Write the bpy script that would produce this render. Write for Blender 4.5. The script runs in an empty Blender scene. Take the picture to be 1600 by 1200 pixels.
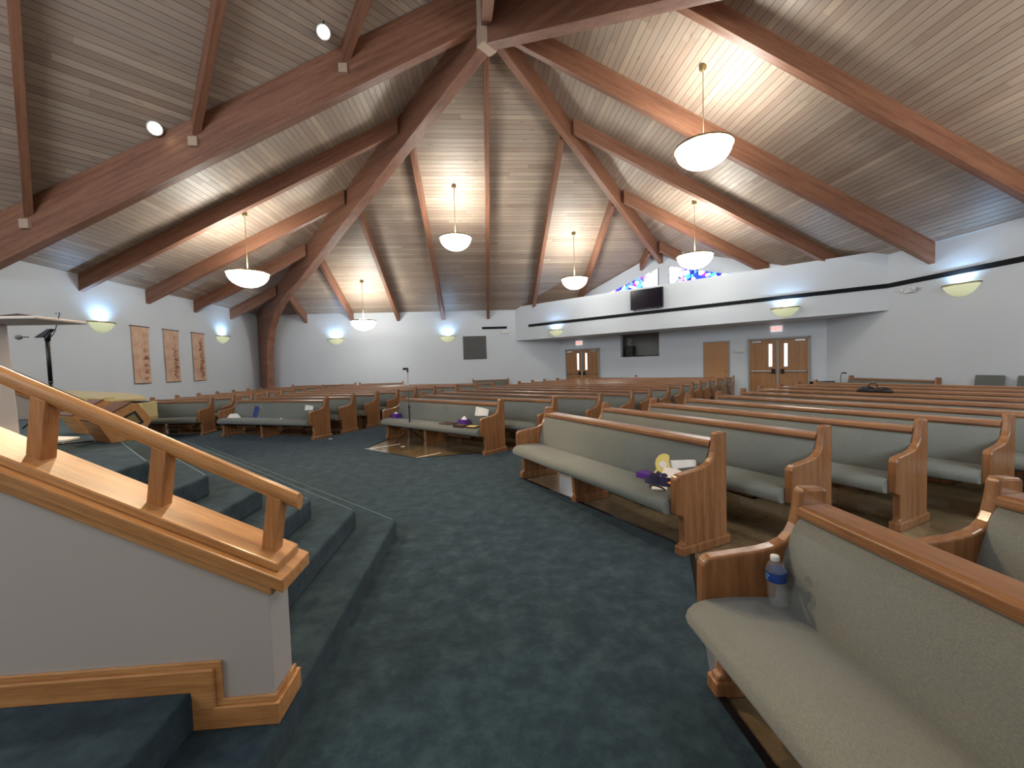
import bpy, math, random
from mathutils import Vector, Matrix
random.seed(7)
sc = bpy.context.scene
col = sc.collection
PI = math.pi
# ------------------------------------------------------------------ camera
CAM_H = 1.502; FPX = 646.744
def cam_axes(pitch=-2.558, roll=-1.690, yaw=-3.869):
    p, r, y = map(math.radians, (pitch, roll, yaw))
    F = Vector((-math.sin(y)*math.cos(p), math.cos(y)*math.cos(p), math.sin(p)))
    R = Vector((math.cos(y), math.sin(y), 0)); U = R.cross(F)
    return F, R*math.cos(r)+U*math.sin(r), U*math.cos(r)-R*math.sin(r)
F_, R_, U_ = cam_axes()
cd = bpy.data.cameras.new('camera'); cam = bpy.data.objects.new('camera', cd); col.objects.link(cam)
cd.sensor_width = 36; cd.lens = FPX/1600*36; cd.clip_start = .05; cd.clip_end = 200
cam.matrix_world = Matrix(((R_.x, U_.x, -F_.x, 0), (R_.y, U_.y, -F_.y, 0), (R_.z, U_.z, -F_.z, CAM_H), (0, 0, 0, 1)))
sc.camera = cam
# ------------------------------------------------------------------ world, exposure
w = bpy.data.worlds.new('world'); sc.world = w; w.use_nodes = True
w.node_tree.nodes['Background'].inputs[0].default_value = (.55, .6, .7, 1)
w.node_tree.nodes['Background'].inputs[1].default_value = .3
sc.view_settings.view_transform = 'Standard'; sc.view_settings.look = 'None'
sc.view_settings.exposure = 1.55; sc.view_settings.gamma = 1.0; sc.view_settings.use_curve_mapping = False
# ------------------------------------------------------------------ lights (house lamps and added fill; positions used by their fixtures too)
P_PEND, P_SCON, P_SPOT = 42.0, 4.5, 60.0
DAY = (.80, .90, 1)  # colour of the fill from the added windows
def lamp(name, kind, loc, power, color, **kw):
    l = bpy.data.lights.new(name, kind); l.energy = power; l.color = color
    for k, v in kw.items(): setattr(l, k, v)
    o = bpy.data.objects.new(name, l); o.location = loc; col.objects.link(o); return o
def aim(o, d):
    o.rotation_euler = Vector(d).to_track_quat('-Z', 'Y').to_euler()
# ------------------------------------------------------------------ room numbers
XL, XR, YB, YF, W = -10.41, 11.02, 20.23, -1.2, 4.2
TP = .492; HX, HY, HZ, T0 = .303, 9.513, 9.474, 10.715
RIDGE = HZ+.5
A_, B_ = Vector((3.78, 20.23)), Vector((11.02, 12.61))          # wall with the doors
FA, FB = Vector((1.62, 20.23)), Vector((11.02, 10.6))           # face of the overhang
# ------------------------------------------------------------------ materials
def S(c):
    c = c/255
    return c/12.92 if c <= .04045 else ((c+.055)/1.055)**2.4
def rgb(r, g, b): return (S(r), S(g), S(b), 1)
class NT:
    def __init__(s, name):
        s.m = bpy.data.materials.new(name); s.m.use_nodes = True; s.t = s.m.node_tree
        s.b = s.t.nodes['Principled BSDF']; s.b.inputs['Roughness'].default_value = .6
    def n(s, t, **kw):
        x = s.t.nodes.new(t)
        for k, v in kw.items():
            if k in x.inputs: x.inputs[k].default_value = v
            else: setattr(x, k, v)
        return x
    def l(s, a, b): s.t.links.new(a, b)
    def coord(s, kind='Object', scale=(1, 1, 1)):
        tc = s.n('ShaderNodeTexCoord'); mp = s.n('ShaderNodeMapping'); mp.inputs['Scale'].default_value = scale
        s.l(tc.outputs[kind], mp.inputs[0]); return mp.outputs[0]
    def ramp(s, fac, stops):
        r = s.n('ShaderNodeValToRGB'); e = r.color_ramp.elements
        while len(e) < len(stops): e.new(.5)
        for q, (p, c) in zip(e, stops): q.position = p; q.color = c
        s.l(fac, r.inputs[0]); return r.outputs[0]
    def mix(s, a, b, fac, mode='MIX'):
        m = s.n('ShaderNodeMix', data_type='RGBA', blend_type=mode)
        for v, i in ((fac, 0), (a, 6), (b, 7)):
            if hasattr(v, 'is_linked') or hasattr(v, 'links'): s.l(v, m.inputs[i])
            else: m.inputs[i].default_value = v
        return m.outputs[2]
    def base(s, c): s.l(c, s.b.inputs['Base Color'])
    def bump(s, h, st=.3, d=.01):
        b = s.n('ShaderNodeBump'); b.inputs['Strength'].default_value = st; b.inputs['Distance'].default_value = d
        s.l(h, b.inputs['Height']); s.l(b.outputs[0], s.b.inputs['Normal'])
def noise(n, vec, scale, detail=4, rough=.6):
    x = n.n('ShaderNodeTexNoise'); x.inputs['Scale'].default_value = scale; x.inputs['Detail'].default_value = detail
    x.inputs['Roughness'].default_value = rough; n.l(vec, x.inputs['Vector']); return x.outputs[0]
def plain(name, c, rough=.6, metal=0, **kw):
    n = NT(name); n.b.inputs['Base Color'].default_value = c; n.b.inputs['Roughness'].default_value = rough
    n.b.inputs['Metallic'].default_value = metal
    for k, v in kw.items(): n.b.inputs[k].default_value = v
    nv = noise(n, n.coord(), 40); n.bump(nv, .05, .002)
    return n.m
def wood(name, c1, c2, c3, along='X', rough=.4, scale=1, bump=.1, kind='Object', coat=0, tilt=0):
    n = NT(name)
    if tilt:
        def cc(kind_, s_):
            tc = n.n('ShaderNodeTexCoord'); m1 = n.n('ShaderNodeMapping'); m1.inputs['Rotation'].default_value = (0, -tilt, 0); m2 = n.n('ShaderNodeMapping'); m2.inputs['Scale'].default_value = s_
            n.l(tc.outputs[kind_], m1.inputs[0]); n.l(m1.outputs[0], m2.inputs[0]); return m2.outputs[0]
        n.coord = cc
    sc_ = {'X': (.35, 6, 6), 'Y': (6, .35, 6), 'Z': (6, 6, .35)}[along]
    v = n.coord(kind, tuple(q*scale for q in sc_))
    a = noise(n, v, 3, 6, .65); b = noise(n, n.coord(kind, tuple(q*scale*5 for q in sc_)), 5, 3)
    c = n.ramp(a, [(.3, c1), (.5, c2), (.72, c3)])
    c = n.mix(c, n.ramp(b, [(.35, (.62, .55, .5, 1)), (.6, (1, 1, 1, 1))]), .55, 'MULTIPLY')
    n.base(c); n.b.inputs['Roughness'].default_value = rough; n.b.inputs['Coat Weight'].default_value = coat
    n.b.inputs['Coat Roughness'].default_value = .15
    n.bump(b, bump, .003); return n.m
def planks(name):
    n = NT(name); tc = n.n('ShaderNodeTexCoord'); sp = n.n('ShaderNodeSeparateXYZ'); n.l(tc.outputs['UV'], sp.inputs[0])
    def mth(op, a, b=None):
        m = n.n('ShaderNodeMath', operation=op)
        for i_, q in enumerate((a, b)):
            if q is None: continue
            if isinstance(q, (int, float)): m.inputs[i_].default_value = q
            else: n.l(q, m.inputs[i_])
        return m.outputs[0]
    rv = mth('DIVIDE', sp.outputs[1], .14); row = mth('FLOOR', rv); fr_ = mth('FRACT', rv)
    w1 = n.n('ShaderNodeTexWhiteNoise', noise_dimensions='1D'); n.l(row, w1.inputs['W'])
    along = mth('FLOOR', mth('ADD', mth('DIVIDE', sp.outputs[0], 3.4), mth('MULTIPLY', w1.outputs['Value'], 9)))
    cb = n.n('ShaderNodeCombineXYZ'); n.l(along, cb.inputs[0]); n.l(row, cb.inputs[1])
    w2 = n.n('ShaderNodeTexWhiteNoise', noise_dimensions='2D'); n.l(cb.outputs[0], w2.inputs['Vector'])
    base = n.ramp(w2.outputs['Value'], [(0, rgb(152, 130, 115)), (.3, rgb(170, 149, 132)), (.6, rgb(160, 142, 128)), (.85, rgb(182, 161, 142)), (1, rgb(156, 134, 120))])
    g = noise(n, n.coord('UV', (.5, 14, 1)), 3, 6)
    c = n.mix(base, n.ramp(g, [(.3, (.7, .66, .62, 1)), (.62, (1, 1, 1, 1))]), .65, 'MULTIPLY')
    k = n.n('ShaderNodeTexVoronoi'); k.inputs['Scale'].default_value = 1; n.l(n.coord('UV', (1.3, 5.0, 1)), k.inputs['Vector'])
    c = n.mix(c, n.ramp(k.outputs['Distance'], [(.0, (.3, .22, .18, 1)), (.14, (1, 1, 1, 1))]), .7, 'MULTIPLY')
    edge = mth('ABSOLUTE', mth('SUBTRACT', fr_, .5)); gap = n.ramp(edge, [(.45, (0, 0, 0, 1)), (.485, (1, 1, 1, 1))])
    c = n.mix(c, (.085, .06, .048, 1), gap)
    n.base(c); n.b.inputs['Roughness'].default_value = .5
    inv = n.n('ShaderNodeMath', operation='SUBTRACT'); inv.inputs[0].default_value = 1; n.l(gap, inv.inputs[1])
    n.bump(inv.outputs[0], .5, .01); return n.m
def fabric(name, c1, c2, c3, sc_=1):
    n = NT(name); v = n.coord('Object')
    a = noise(n, v, 2.2*sc_, 3); b = noise(n, n.coord('Object', (1, 3.5, 3.5)), 115*sc_, 5, .75); f = noise(n, v, 260*sc_, 2)
    c = n.ramp(b, [(.3, c1), (.5, c2), (.7, c3)])
    c = n.mix(c, n.ramp(a, [(.3, (.82, .84, .86, 1)), (.7, (1.0, .98, .93, 1))]), .6, 'MULTIPLY')
    n.base(c); n.b.inputs['Roughness'].default_value = .95; n.b.inputs['Sheen Weight'].default_value = .15
    n.bump(f, .35, .002); return n.m
def carpet(name):
    n = NT(name); v = n.coord('Object')
    a = noise(n, v, 1.1, 5, .7); b = noise(n, v, 6.5, 7, .72); f = noise(n, v, 300, 2)
    c = n.ramp(b, [(.3, rgb(27, 43, 54)), (.46, rgb(37, 56, 67)), (.57, rgb(48, 67, 77)), (.76, rgb(68, 86, 93))])
    c = n.mix(c, n.ramp(a, [(.35, (.72, .8, .82, 1)), (.65, (1.05, 1.02, .98, 1))]), .65, 'MULTIPLY')
    n.base(c); n.b.inputs['Roughness'].default_value = 1; n.b.inputs['Specular IOR Level'].default_value = .15; n.b.inputs['Sheen Weight'].default_value = .08
    m = n.n('ShaderNodeMath', operation='ADD'); n.l(f, m.inputs[0]); n.l(b, m.inputs[1]); n.bump(m.outputs[0], .5, .012); return n.m
def vinyl(name):
    n = NT(name); v = n.coord('Object')
    a = noise(n, v, 1.6, 6, .7); b = noise(n, v, 14, 5)
    c = n.ramp(a, [(.3, rgb(92, 76, 54)), (.5, rgb(120, 102, 76)), (.7, rgb(142, 126, 98))])
    c = n.mix(c, n.ramp(b, [(.4, (.75, .75, .75, 1)), (.6, (1, 1, 1, 1))]), .5, 'MULTIPLY')
    n.base(c); n.b.inputs['Roughness'].default_value = .16; n.b.inputs['Coat Weight'].default_value = .4; n.b.inputs['Coat Roughness'].default_value = .08
    n.bump(b, .06, .003); return n.m
def wallpaint(name, c, dirt=.5):
    n = NT(name); v = n.coord('Object'); a = noise(n, v, .5, 3); b = noise(n, v, 120, 2)
    n.base(n.mix(c, n.ramp(a, [(.3, (.93, .93, .94, 1)), (.7, (1, 1, 1, 1))]), dirt, 'MULTIPLY'))
    n.b.inputs['Roughness'].default_value = .75; n.bump(b, .12, .002); return n.m
def emis(name, c, e, base=None, rough=.5):
    n = NT(name); n.b.inputs['Base Color'].default_value = base or c; n.b.inputs['Emission Color'].default_value = c
    n.b.inputs['Emission Strength'].default_value = e; n.b.inputs['Roughness'].default_value = rough
    nv = noise(n, n.coord(), 6, 4); n.bump(nv, .05, .003); return n.m
def stained(name):
    n = NT(name); v = n.coord('Object', (1, 1, 1))
    vo = n.n('ShaderNodeTexVoronoi'); vo.inputs['Scale'].default_value = 6.5; n.l(v, vo.inputs['Vector'])
    ed = n.n('ShaderNodeTexVoronoi', feature='DISTANCE_TO_EDGE'); ed.inputs['Scale'].default_value = 6.5; n.l(v, ed.inputs['Vector'])
    sep = n.n('ShaderNodeSeparateColor'); n.l(vo.outputs['Color'], sep.inputs[0])
    c = n.ramp(sep.outputs[0], [(0, rgb(30, 50, 190)), (.2, rgb(60, 150, 255)), (.4, rgb(190, 230, 255)), (.52, rgb(25, 25, 120)), (.66, rgb(250, 240, 215)), (.8, rgb(70, 110, 240)), (.93, rgb(140, 30, 150))])
    c.node.color_ramp.interpolation = 'CONSTANT'
    # brighter, paler glass near the flower in the middle of the pair
    gr = n.n('ShaderNodeTexGradient', gradient_type='SPHERICAL'); n.l(n.coord('Object', (.55, .55, .55)), gr.inputs[0])
    c = n.mix(c, rgb(255, 246, 220), n.ramp(gr.outputs[0], [(.5, (0, 0, 0, 1)), (.85, (.9, .9, .9, 1))]))
    c = n.mix(c, (0, 0, .02, 1), n.ramp(ed.outputs['Distance'], [(.02, (1, 1, 1, 1)), (.05, (0, 0, 0, 1))]))
    n.base(c); n.l(c, n.b.inputs['Emission Color']); n.b.inputs['Emission Strength'].default_value = 1.3; n.b.inputs['Roughness'].default_value = .2; return n.m
M = dict(
    wall=wallpaint('wall_paint', rgb(206, 211, 216)), wallw=wallpaint('stair_wall_paint', rgb(176, 168, 162), .8),
    plank=planks('pine_planks'),
    beam=wood('glulam', rgb(112, 73, 54), rgb(136, 91, 68), rgb(151, 107, 82), 'X', .5, .6),
    pew=wood('pew_oak', rgb(116, 74, 44), rgb(146, 99, 61), rgb(170, 123, 81), 'X', .3, 1.2, coat=.35),
    pewz=wood('pew_oak_upright', rgb(116, 75, 44), rgb(146, 99, 61), rgb(169, 122, 80), 'Z', .32, 1.2, coat=.3),
    cap=wood('honey_oak', rgb(166, 114, 64), rgb(192, 137, 84), rgb(210, 160, 106), 'X', .35, 1.0, coat=.3),
    cap_slope=wood('honey_oak_sloping', rgb(166, 114, 64), rgb(192, 137, 84), rgb(210, 160, 106), 'X', .35, 1.0, coat=.3, tilt=.452),
    fab=fabric('pew_tweed', rgb(93, 97, 92), rgb(116, 118, 110), rgb(141, 140, 129)),
    carpet=carpet('teal_carpet'), vinyl=vinyl('polished_vinyl'),
    door=wood('door_veneer', rgb(146, 99, 54), rgb(166, 116, 68), rgb(180, 130, 80), 'Z', .4, .7, .04),
    frame=plain('painted_frame', rgb(150, 148, 140), .5), steel=plain('steel', rgb(170, 168, 165), .3, .9),
    black=plain('black_plastic', rgb(16, 15, 20), .35), strip=plain('black_strip', rgb(9, 8, 12), .95), blackm=plain('black_metal', rgb(22, 22, 24), .4, .5),
    screen=plain('tv_glass', rgb(14, 10, 26), .15), grey=plain('grey_grille', rgb(96, 95, 93), .7),
    white=plain('white_plastic', rgb(210, 210, 206), .5), brass=plain('brass', rgb(150, 130, 90), .3, .9),
    bowl=emis('pendant_glass', (.95, .97, .92, 1), 6), bulb=emis('bulb_glass', (1, .97, .9, 1), 2.0), sbowl=emis('sconce_glass', (.9, .95, .6, 1), .12, rgb(212, 216, 176)),
    glow=emis('lamp_tube', (.6, .8, 1, 1), 7), spotg=emis('spot_lens', (1, .78, .42, 1), 7),
    lite=emis('door_lite_glass', (.86, .92, .95, 1), .85), lite2=emis('door_lite_glass_blue', (.52, .66, .95, 1), .8),
    red=emis('exit_letters', (.9, .12, .12, 1), .6), exitw=emis('exit_face', (.85, .8, .78, 1), .22, rgb(225, 218, 212)),
    sky=emis('frosted_daylight_glass', (.8, .9, 1, 1), .5), stained=stained('stained_glass'), glassframe=plain('blue_black_leading', rgb(30, 34, 110), .4), dark=plain('dark_interior', rgb(44, 43, 44), .9),  # the frosted pane glows for the added fill windows
    cream=plain('cream_lacquer', rgb(222, 200, 140), .35), dcream=plain('cream_shadow_board', rgb(190, 165, 110), .4),  # dcream: darker cream for piano moulding and inner board
    hub=plain('hub_plate', rgb(176, 150, 130), .6), box=wood('cabinet_ply', rgb(150, 105, 55), rgb(168, 120, 66), rgb(180, 132, 76), 'X', .5, .8),
    grille=plain('monitor_grille', rgb(92, 66, 58), .9), banner=None, paper=plain('paper', rgb(228, 222, 214), .8),
    purple=plain('purple_card', rgb(92, 48, 138), .5), navy=plain('navy_cloth', rgb(30, 26, 62), .9),
    yellow=plain('yellow_card', rgb(222, 205, 120), .7), orange=plain('orange_card', rgb(210, 130, 60), .7),
    blue=plain('blue_cover', rgb(44, 66, 120), .5), tissue=plain('tissue', rgb(235, 228, 236), .9),
    brown=plain('brown_leather', rgb(70, 42, 30), .6), pinkw=plain('pink_white_wood', rgb(204, 192, 186), .5),
    chair=fabric('grey_chair', rgb(84, 88, 84), rgb(104, 108, 102), rgb(122, 125, 118)), script=plain('red_brown_ink', rgb(140, 66, 52), .8),
    label=plain('bottle_label', rgb(34, 66, 140), .4), label2=plain('bottle_label_light', rgb(110, 160, 215), .4),
    pink=plain('pink_can', rgb(214, 150, 170), .4), post=wood('rail_oak', rgb(150, 98, 52), rgb(176, 118, 68), rgb(192, 134, 82), 'Z', .4, 1.0, coat=.2),
)
def _banner():
    n = NT('banner_linen'); v = n.coord('Object')
    a = noise(n, v, 3.5, 6, .7); b = noise(n, v, 90, 3)
    n.base(n.mix(n.ramp(a, [(.3, rgb(190, 140, 118)), (.5, rgb(206, 170, 144)), (.7, rgb(220, 192, 164))]), n.ramp(b, [(.4, (.8, .8, .8, 1)), (.6, (1, 1, 1, 1))]), .4, 'MULTIPLY'))
    n.b.inputs['Roughness'].default_value = .9; n.bump(b, .2, .003); return n.m
M['banner'] = _banner()
def _clear(name, tint, rough=.02):
    n = NT(name); n.b.inputs['Base Color'].default_value = tint; n.b.inputs['Alpha'].default_value = .13
    n.b.inputs['Roughness'].default_value = rough; n.b.inputs['IOR'].default_value = 1.5
    nv = noise(n, n.coord(), 60); n.bump(nv, .25, .003); return n.m
M['clear'] = _clear('clear_bottle', (.7, .73, .76, 1))
# ------------------------------------------------------------------ mesh helpers
class MB:
    def __init__(s): s.v = []; s.f = []; s.m = []; s.sm = []; s.uv = None
    def add(s, vs, fs, mi=0, sm=False, T=None):
        k = len(s.v); s.v += [tuple(T @ Vector(q)) if T else tuple(q) for q in vs]
        for f in fs: s.f.append([i+k for i in f]); s.m.append(mi); s.sm.append(sm)
        return s
    def box(s, x0, x1, y0, y1, z0, z1, mi=0, T=None):
        vs = [(x, y, z) for z in (z0, z1) for y in (y0, y1) for x in (x0, x1)]
        return s.add(vs, [(0, 2, 3, 1), (4, 5, 7, 6), (0, 1, 5, 4), (2, 6, 7, 3), (0, 4, 6, 2), (1, 3, 7, 5)], mi, False, T)
    def prism(s, pts, a, b, axis='x', mi=0, T=None, sm=False):
        """pts: 2-D outline (counter-clockwise) extruded along axis from a to b"""
        n = len(pts)
        def P(u, v, w): return {'x': (w, u, v), 'y': (u, w, v), 'z': (u, v, w)}[axis]
        vs = [P(u, v, a) for u, v in pts]+[P(u, v, b) for u, v in pts]
        s.add(vs, [tuple(range(n))[::-1], tuple(range(n, 2*n))], mi, False, T)
        k = len(s.v)-2*n
        for i in range(n):
            j = (i+1) % n; s.f.append([k+i, k+j, k+n+j, k+n+i]); s.m.append(mi); s.sm.append(sm)
        return s
    def lathe(s, prof, n=24, mi=0, T=None, a0=0, a1=2*PI, sm=True, closed=True):
        full = abs(a1-a0-2*PI) < 1e-6; k = n if full else n+1
        vs = [(r*math.cos(a0+(a1-a0)*i/n), r*math.sin(a0+(a1-a0)*i/n), z) for r, z in prof for i in range(k)]
        fs = []
        for q in range(len(prof)-1):
            for i in range(n):
                j = (i+1) % k; fs.append((q*k+i, q*k+j, (q+1)*k+j, (q+1)*k+i))
        return s.add(vs, fs, mi, sm, T)
    def tube(s, pts, r, n=10, mi=0, T=None, cap=True):
        pts = [Vector(p) for p in pts]; vs = []; fs = []; rs = r if isinstance(r, (list, tuple)) else [r]*len(pts)
        up = None
        for i, p in enumerate(pts):
            d = (pts[min(i+1, len(pts)-1)]-pts[max(i-1, 0)]).normalized()
            if up is None or abs(up.dot(d)) > .99: up = Vector((0, 0, 1)) if abs(d.z) < .9 else Vector((1, 0, 0))
            a = d.cross(up).normalized(); b = a.cross(d).normalized(); up = b
            vs += [tuple(p+(a*math.cos(2*PI*j/n)+b*math.sin(2*PI*j/n))*rs[i]) for j in range(n)]
        for i in range(len(pts)-1):
            for j in range(n): fs.append((i*n+j, i*n+(j+1) % n, (i+1)*n+(j+1) % n, (i+1)*n+j))
        k0 = len(s.v); s.add(vs, fs, mi, True, T)
        if cap:
            s.f.append([k0+j for j in range(n)][::-1]); s.m.append(mi); s.sm.append(False)
            s.f.append([k0+(len(pts)-1)*n+j for j in range(n)]); s.m.append(mi); s.sm.append(False)
        return s
    def mesh(s, name, mats):
        me = bpy.data.meshes.new(name); me.from_pydata(s.v, [], s.f)
        for m in (mats if isinstance(mats, (list, tuple)) else [mats]): me.materials.append(m)
        me.polygons.foreach_set('material_index', s.m); me.polygons.foreach_set('use_smooth', s.sm)
        if s.uv:
            l = me.uv_layers.new(name='UVMap')
            for lp in me.loops: l.data[lp.index].uv = s.uv[lp.vertex_index]
        me.update()
        import bmesh
        b = bmesh.new(); b.from_mesh(me); bmesh.ops.recalc_face_normals(b, faces=b.faces); b.to_mesh(me); b.free()
        return me
    def build(s, name, mats, parent=None, bevel=0, seg=2, ang=35):
        return link(name, s.mesh(name, mats), parent, bevel, seg, ang)
def link(name, me, parent=None, bevel=0, seg=2, ang=35):
    o = bpy.data.objects.new(name, me); col.objects.link(o)
    if parent: o.parent = parent
    if bevel:
        m = o.modifiers.new('bevel', 'BEVEL'); m.width = bevel; m.segments = seg; m.limit_method = 'ANGLE'; m.angle_limit = math.radians(ang)
        m.harden_normals = False
    return o
def empty(name, loc, rz=0):
    o = bpy.data.objects.new(name, None); col.objects.link(o); o.location = loc; o.rotation_euler = (0, 0, rz); o.empty_display_size = .1; return o
def tag(o, label, cat, group=None, kind=None):
    o['label'] = label; o['category'] = cat
    if group: o['group'] = group
    if kind: o['kind'] = kind
    return o
def struct(o): o['kind'] = 'structure'; return o
def recenter(o):
    """put a single-mesh thing's origin at the middle of its base"""
    me = o.data; vs = [v.co for v in me.vertices]
    c = Vector(((min(v.x for v in vs)+max(v.x for v in vs))/2, (min(v.y for v in vs)+max(v.y for v in vs))/2, min(v.z for v in vs)))
    me.transform(Matrix.Translation(-c)); o.location = o.location+c; return o
def wallframe(P, Q):
    """matrix: local x along the wall from P to Q, local y out of the wall to its left-hand side, z up"""
    d = (Q-P).normalized()
    return Matrix(((d.x, -d.y, 0, P.x), (d.y, d.x, 0, P.y), (0, 0, 1, 0), (0, 0, 0, 1)))
# ------------------------------------------------------------------ floor and carpet
struct(MB().box(XL-.2, XR+.2, YF-.2, YB+.2, -.1, 0).build('floor', M['vinyl']))
front = [(1.0, YF), (1.0, 1.73), (1.59, 3.11), (.45, 5.41), (.62, 5.75), (3.0, 8.5), (2.6, 9.0), (.36, 7.2), (.02, 7.12), (-1.17, 6.91), (-2.29, 7.95), (-2.05, 9.16), (-2.27, 9.38),
         (-.3, 14.5), (-1.2, 14.8), (-3.4, 9.9), (-3.88, 9.69), (-6.18, 10.61), (-6.3, 18.0), (-6.95, 18.0), (-7.0, 11.14), (-7.6, 11.1), (XL, 11.1), (XL, 8.6), (-7, 8.6), (-7, YF)]
struct(MB().prism(front, .0, .012, 'z').build('floor_carpet', M['carpet']))
n_ = 0
def trim(mb, mat, bevel=0):
    global n_; n_ += 1
    return struct(mb.build('trim_%d' % n_, mat, None, bevel))
MB_edge = MB()
for a, b in (((1.0, -1.1), (1.0, 1.73)), ((1.0, 1.73), (1.59, 3.11)), ((1.59, 3.11), (.45, 5.41)), ((-1.17, 6.91), (-2.29, 7.95)), ((-1.17, 6.91), (.02, 7.12)), ((-3.88, 9.69), (-6.18, 10.61))):
    T = wallframe(Vector(a), Vector(b)); L = (Vector(b)-Vector(a)).length
    MB_edge.box(0, L, -.018, .018, .001, .016, 0, T)
trim(MB_edge, M['black'])
# ------------------------------------------------------------------ stage: six carpeted tiers
def tier(k):
    c1 = Vector((-.83-.31*(k-1), 3.72-.13*(k-1))); c2 = Vector((c1.y-9.21, c1.x+9.21))
    return c1, c2
st = MB()
for k in range(1, 7):
    c1, c2 = tier(k)
    ys = YF if k < 3 else 1.70
    pts = [(c1.x, ys), (c1.x, c1.y), (c2.x, c2.y), (-7.5, c2.y), (-7.5, ys)]
    st.prism(pts, .15*(k-1) if k > 1 else 0, .15*k, 'z')
st.prism([(-7.5, 1.7), (-7.5, 7.4), (XL, 7.4), (XL, 1.7)], 0, .9, 'z')
o = st.build('floor_platform', M['carpet'], None, .018, 3, 60); struct(o)
seam = MB()
for k in range(1, 7):      # pale seam that runs along each far step edge
    c1, c2 = tier(k)
    T = wallframe(c1, c2); L = (c2-c1).length
    seam.box(.03, L, .008, .016, .15*k-.004, .15*k+.003, 0, T)
trim(seam, plain('worn_carpet_edge', rgb(96, 112, 112), .98))
# guard wall beside the steps, mirrored on the far side
def guard(T, first):
    x1, y0, y1 = -.85, 1.615, 1.765
    def ztop(x): return .71+(-x-.85)*.485
    o = MB().prism([(-2.75, .30), (-1.15, .30), (-1.15, .15), (x1, .15), (x1, ztop(x1)), (-2.75, ztop(-2.75))], y0, y1, 'y', 0, T).build('wall_stair' if first else 'wall_stair_far', M['wallw'], None, .004)
    struct(o)
    c = MB(); s = .485
    for (za, zb, ya, yb, xe) in ((.0, .052, y0-.045, y1+.045, x1+.075), (.052, .088, y0-.015, y1+.015, x1+.045)):
        pts = [(-2.8, ztop(-2.8)+za), (xe, ztop(xe)+za), (xe, ztop(xe)+zb), (-2.8, ztop(-2.8)+zb)]
        c.prism(pts, ya, yb, 'y', 0, T)
    c.prism([(-2.8, ztop(-2.8)-.045), (x1+.022, ztop(x1+.022)-.045), (x1+.022, ztop(x1+.022)), (-2.8, ztop(-2.8))], y0-.022, y1+.022, 'y', 0, T)
    trim(c, M['cap_slope'] if first else M['cap'], .006)
    # baseboard that steps with the stair
    b = MB(); ex = .024; e2 = .012
    b.prism([(-2.75, .30), (-1.145, .30), (-1.145, .152), (x1+ex, .152), (x1+ex, .235), (-1.06, .235), (-1.06, .385), (-2.75, .385)], y0-ex, y0, 'y', 0, T)
    b.prism([(-2.75, .385), (-1.06, .385), (-1.06, .235), (x1+e2, .235), (x1+e2, .26), (-1.035, .26), (-1.035, .41), (-2.75, .41)], y0-e2, y0, 'y', 0, T)
    b.box(x1, x1+ex, y0, y1+ex, .152, .235, 0, T); b.box(x1, x1+e2, y0, y1+e2, .235, .26, 0, T)
    ob = b.build('baseboard_stair' if first else 'baseboard_stair_far', M['cap'], None, .004); struct(ob)
    # handrail
    r0 = Vector((-.75, 1.69, .985)); r1 = Vector((-2.75, 1.69, .985+2.0*.505))
    root = empty('handrail', T @ Vector((-1.7, 1.69, ztop(-1.7)+.088)))
    inv = Matrix.Translation(-root.location)
    tag(root, 'thick honey oak handrail on short posts along the near stair wall' if first else 'thin dark oak handrail on short posts at the far side of the platform', 'handrail')
    d = r1-r0; TT = inv @ T
    mb = MB(); n = 14
    ring = [(.026*math.cos(2*PI*i/n), .034*math.sin(2*PI*i/n)) for i in range(n)]
    vs = [r0+Vector((0, a, b)) for a, b in ring]+[r1+Vector((0, a, b)) for a, b in ring]
    mb.add(vs, [tuple(range(n)), tuple(range(n, 2*n))], 0, False, TT)
    mb.add(vs, [(i, (i+1) % n, n+(i+1) % n, n+i) for i in range(n)], 0, True, TT)
    mb.build('rail', M['cap_slope'] if first else M['beam'], root)
    for px in (-.87, -1.285, -1.70, -2.115, -2.53):
        zt = ztop(px)+.088
        zr = .985+(-.75-px)*.505-.02
        a = [(px-.026, zt-.012), (px+.026, zt-.038), (px+.026+.035, zr-.026), (px-.026+.035, zr)]
        MB().prism(a, 1.66, 1.72, 'y', 0, TT).build('post', M['post'], root, .003)
guard(Matrix.Identity(4), True)
guard(Matrix(((0, 1, 0, -9.21), (1, 0, 0, 9.21), (0, 0, 1, 0), (0, 0, 0, 1))), False)
# ------------------------------------------------------------------ walls
TH = .2
struct(MB().prism([(YF-TH, 0), (YB+TH, 0), (YB+TH, W), (HY, W), (HY, W+.5), (YF-TH, W+.5+TP*(HY-YF+TH))], XL-TH, XL, 'x').build('wall_left', M['wall']))
struct(MB().box(XL, FA.x+2.3, YB, YB+TH, 0, W).build('wall_back', M['wall']))
struct(MB().box(XR, XR+TH, YF-TH, YB+TH, 0, W).build('wall_right', M['wall']))
struct(MB().prism([(XL, 0), (XR, 0), (XR, W), (HX, HZ+.6), (XL, RIDGE+.2)], YF-TH, YF, 'y').build('wall_front', M['wall']))
# door wall with an opening for the control booth
DT = wallframe(A_, B_); DL = (B_-A_).length
def into(x, o): return x
dw = MB(); s0, s1, z0, z1 = 3.27, 5.0, 1.72, 2.695
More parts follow.
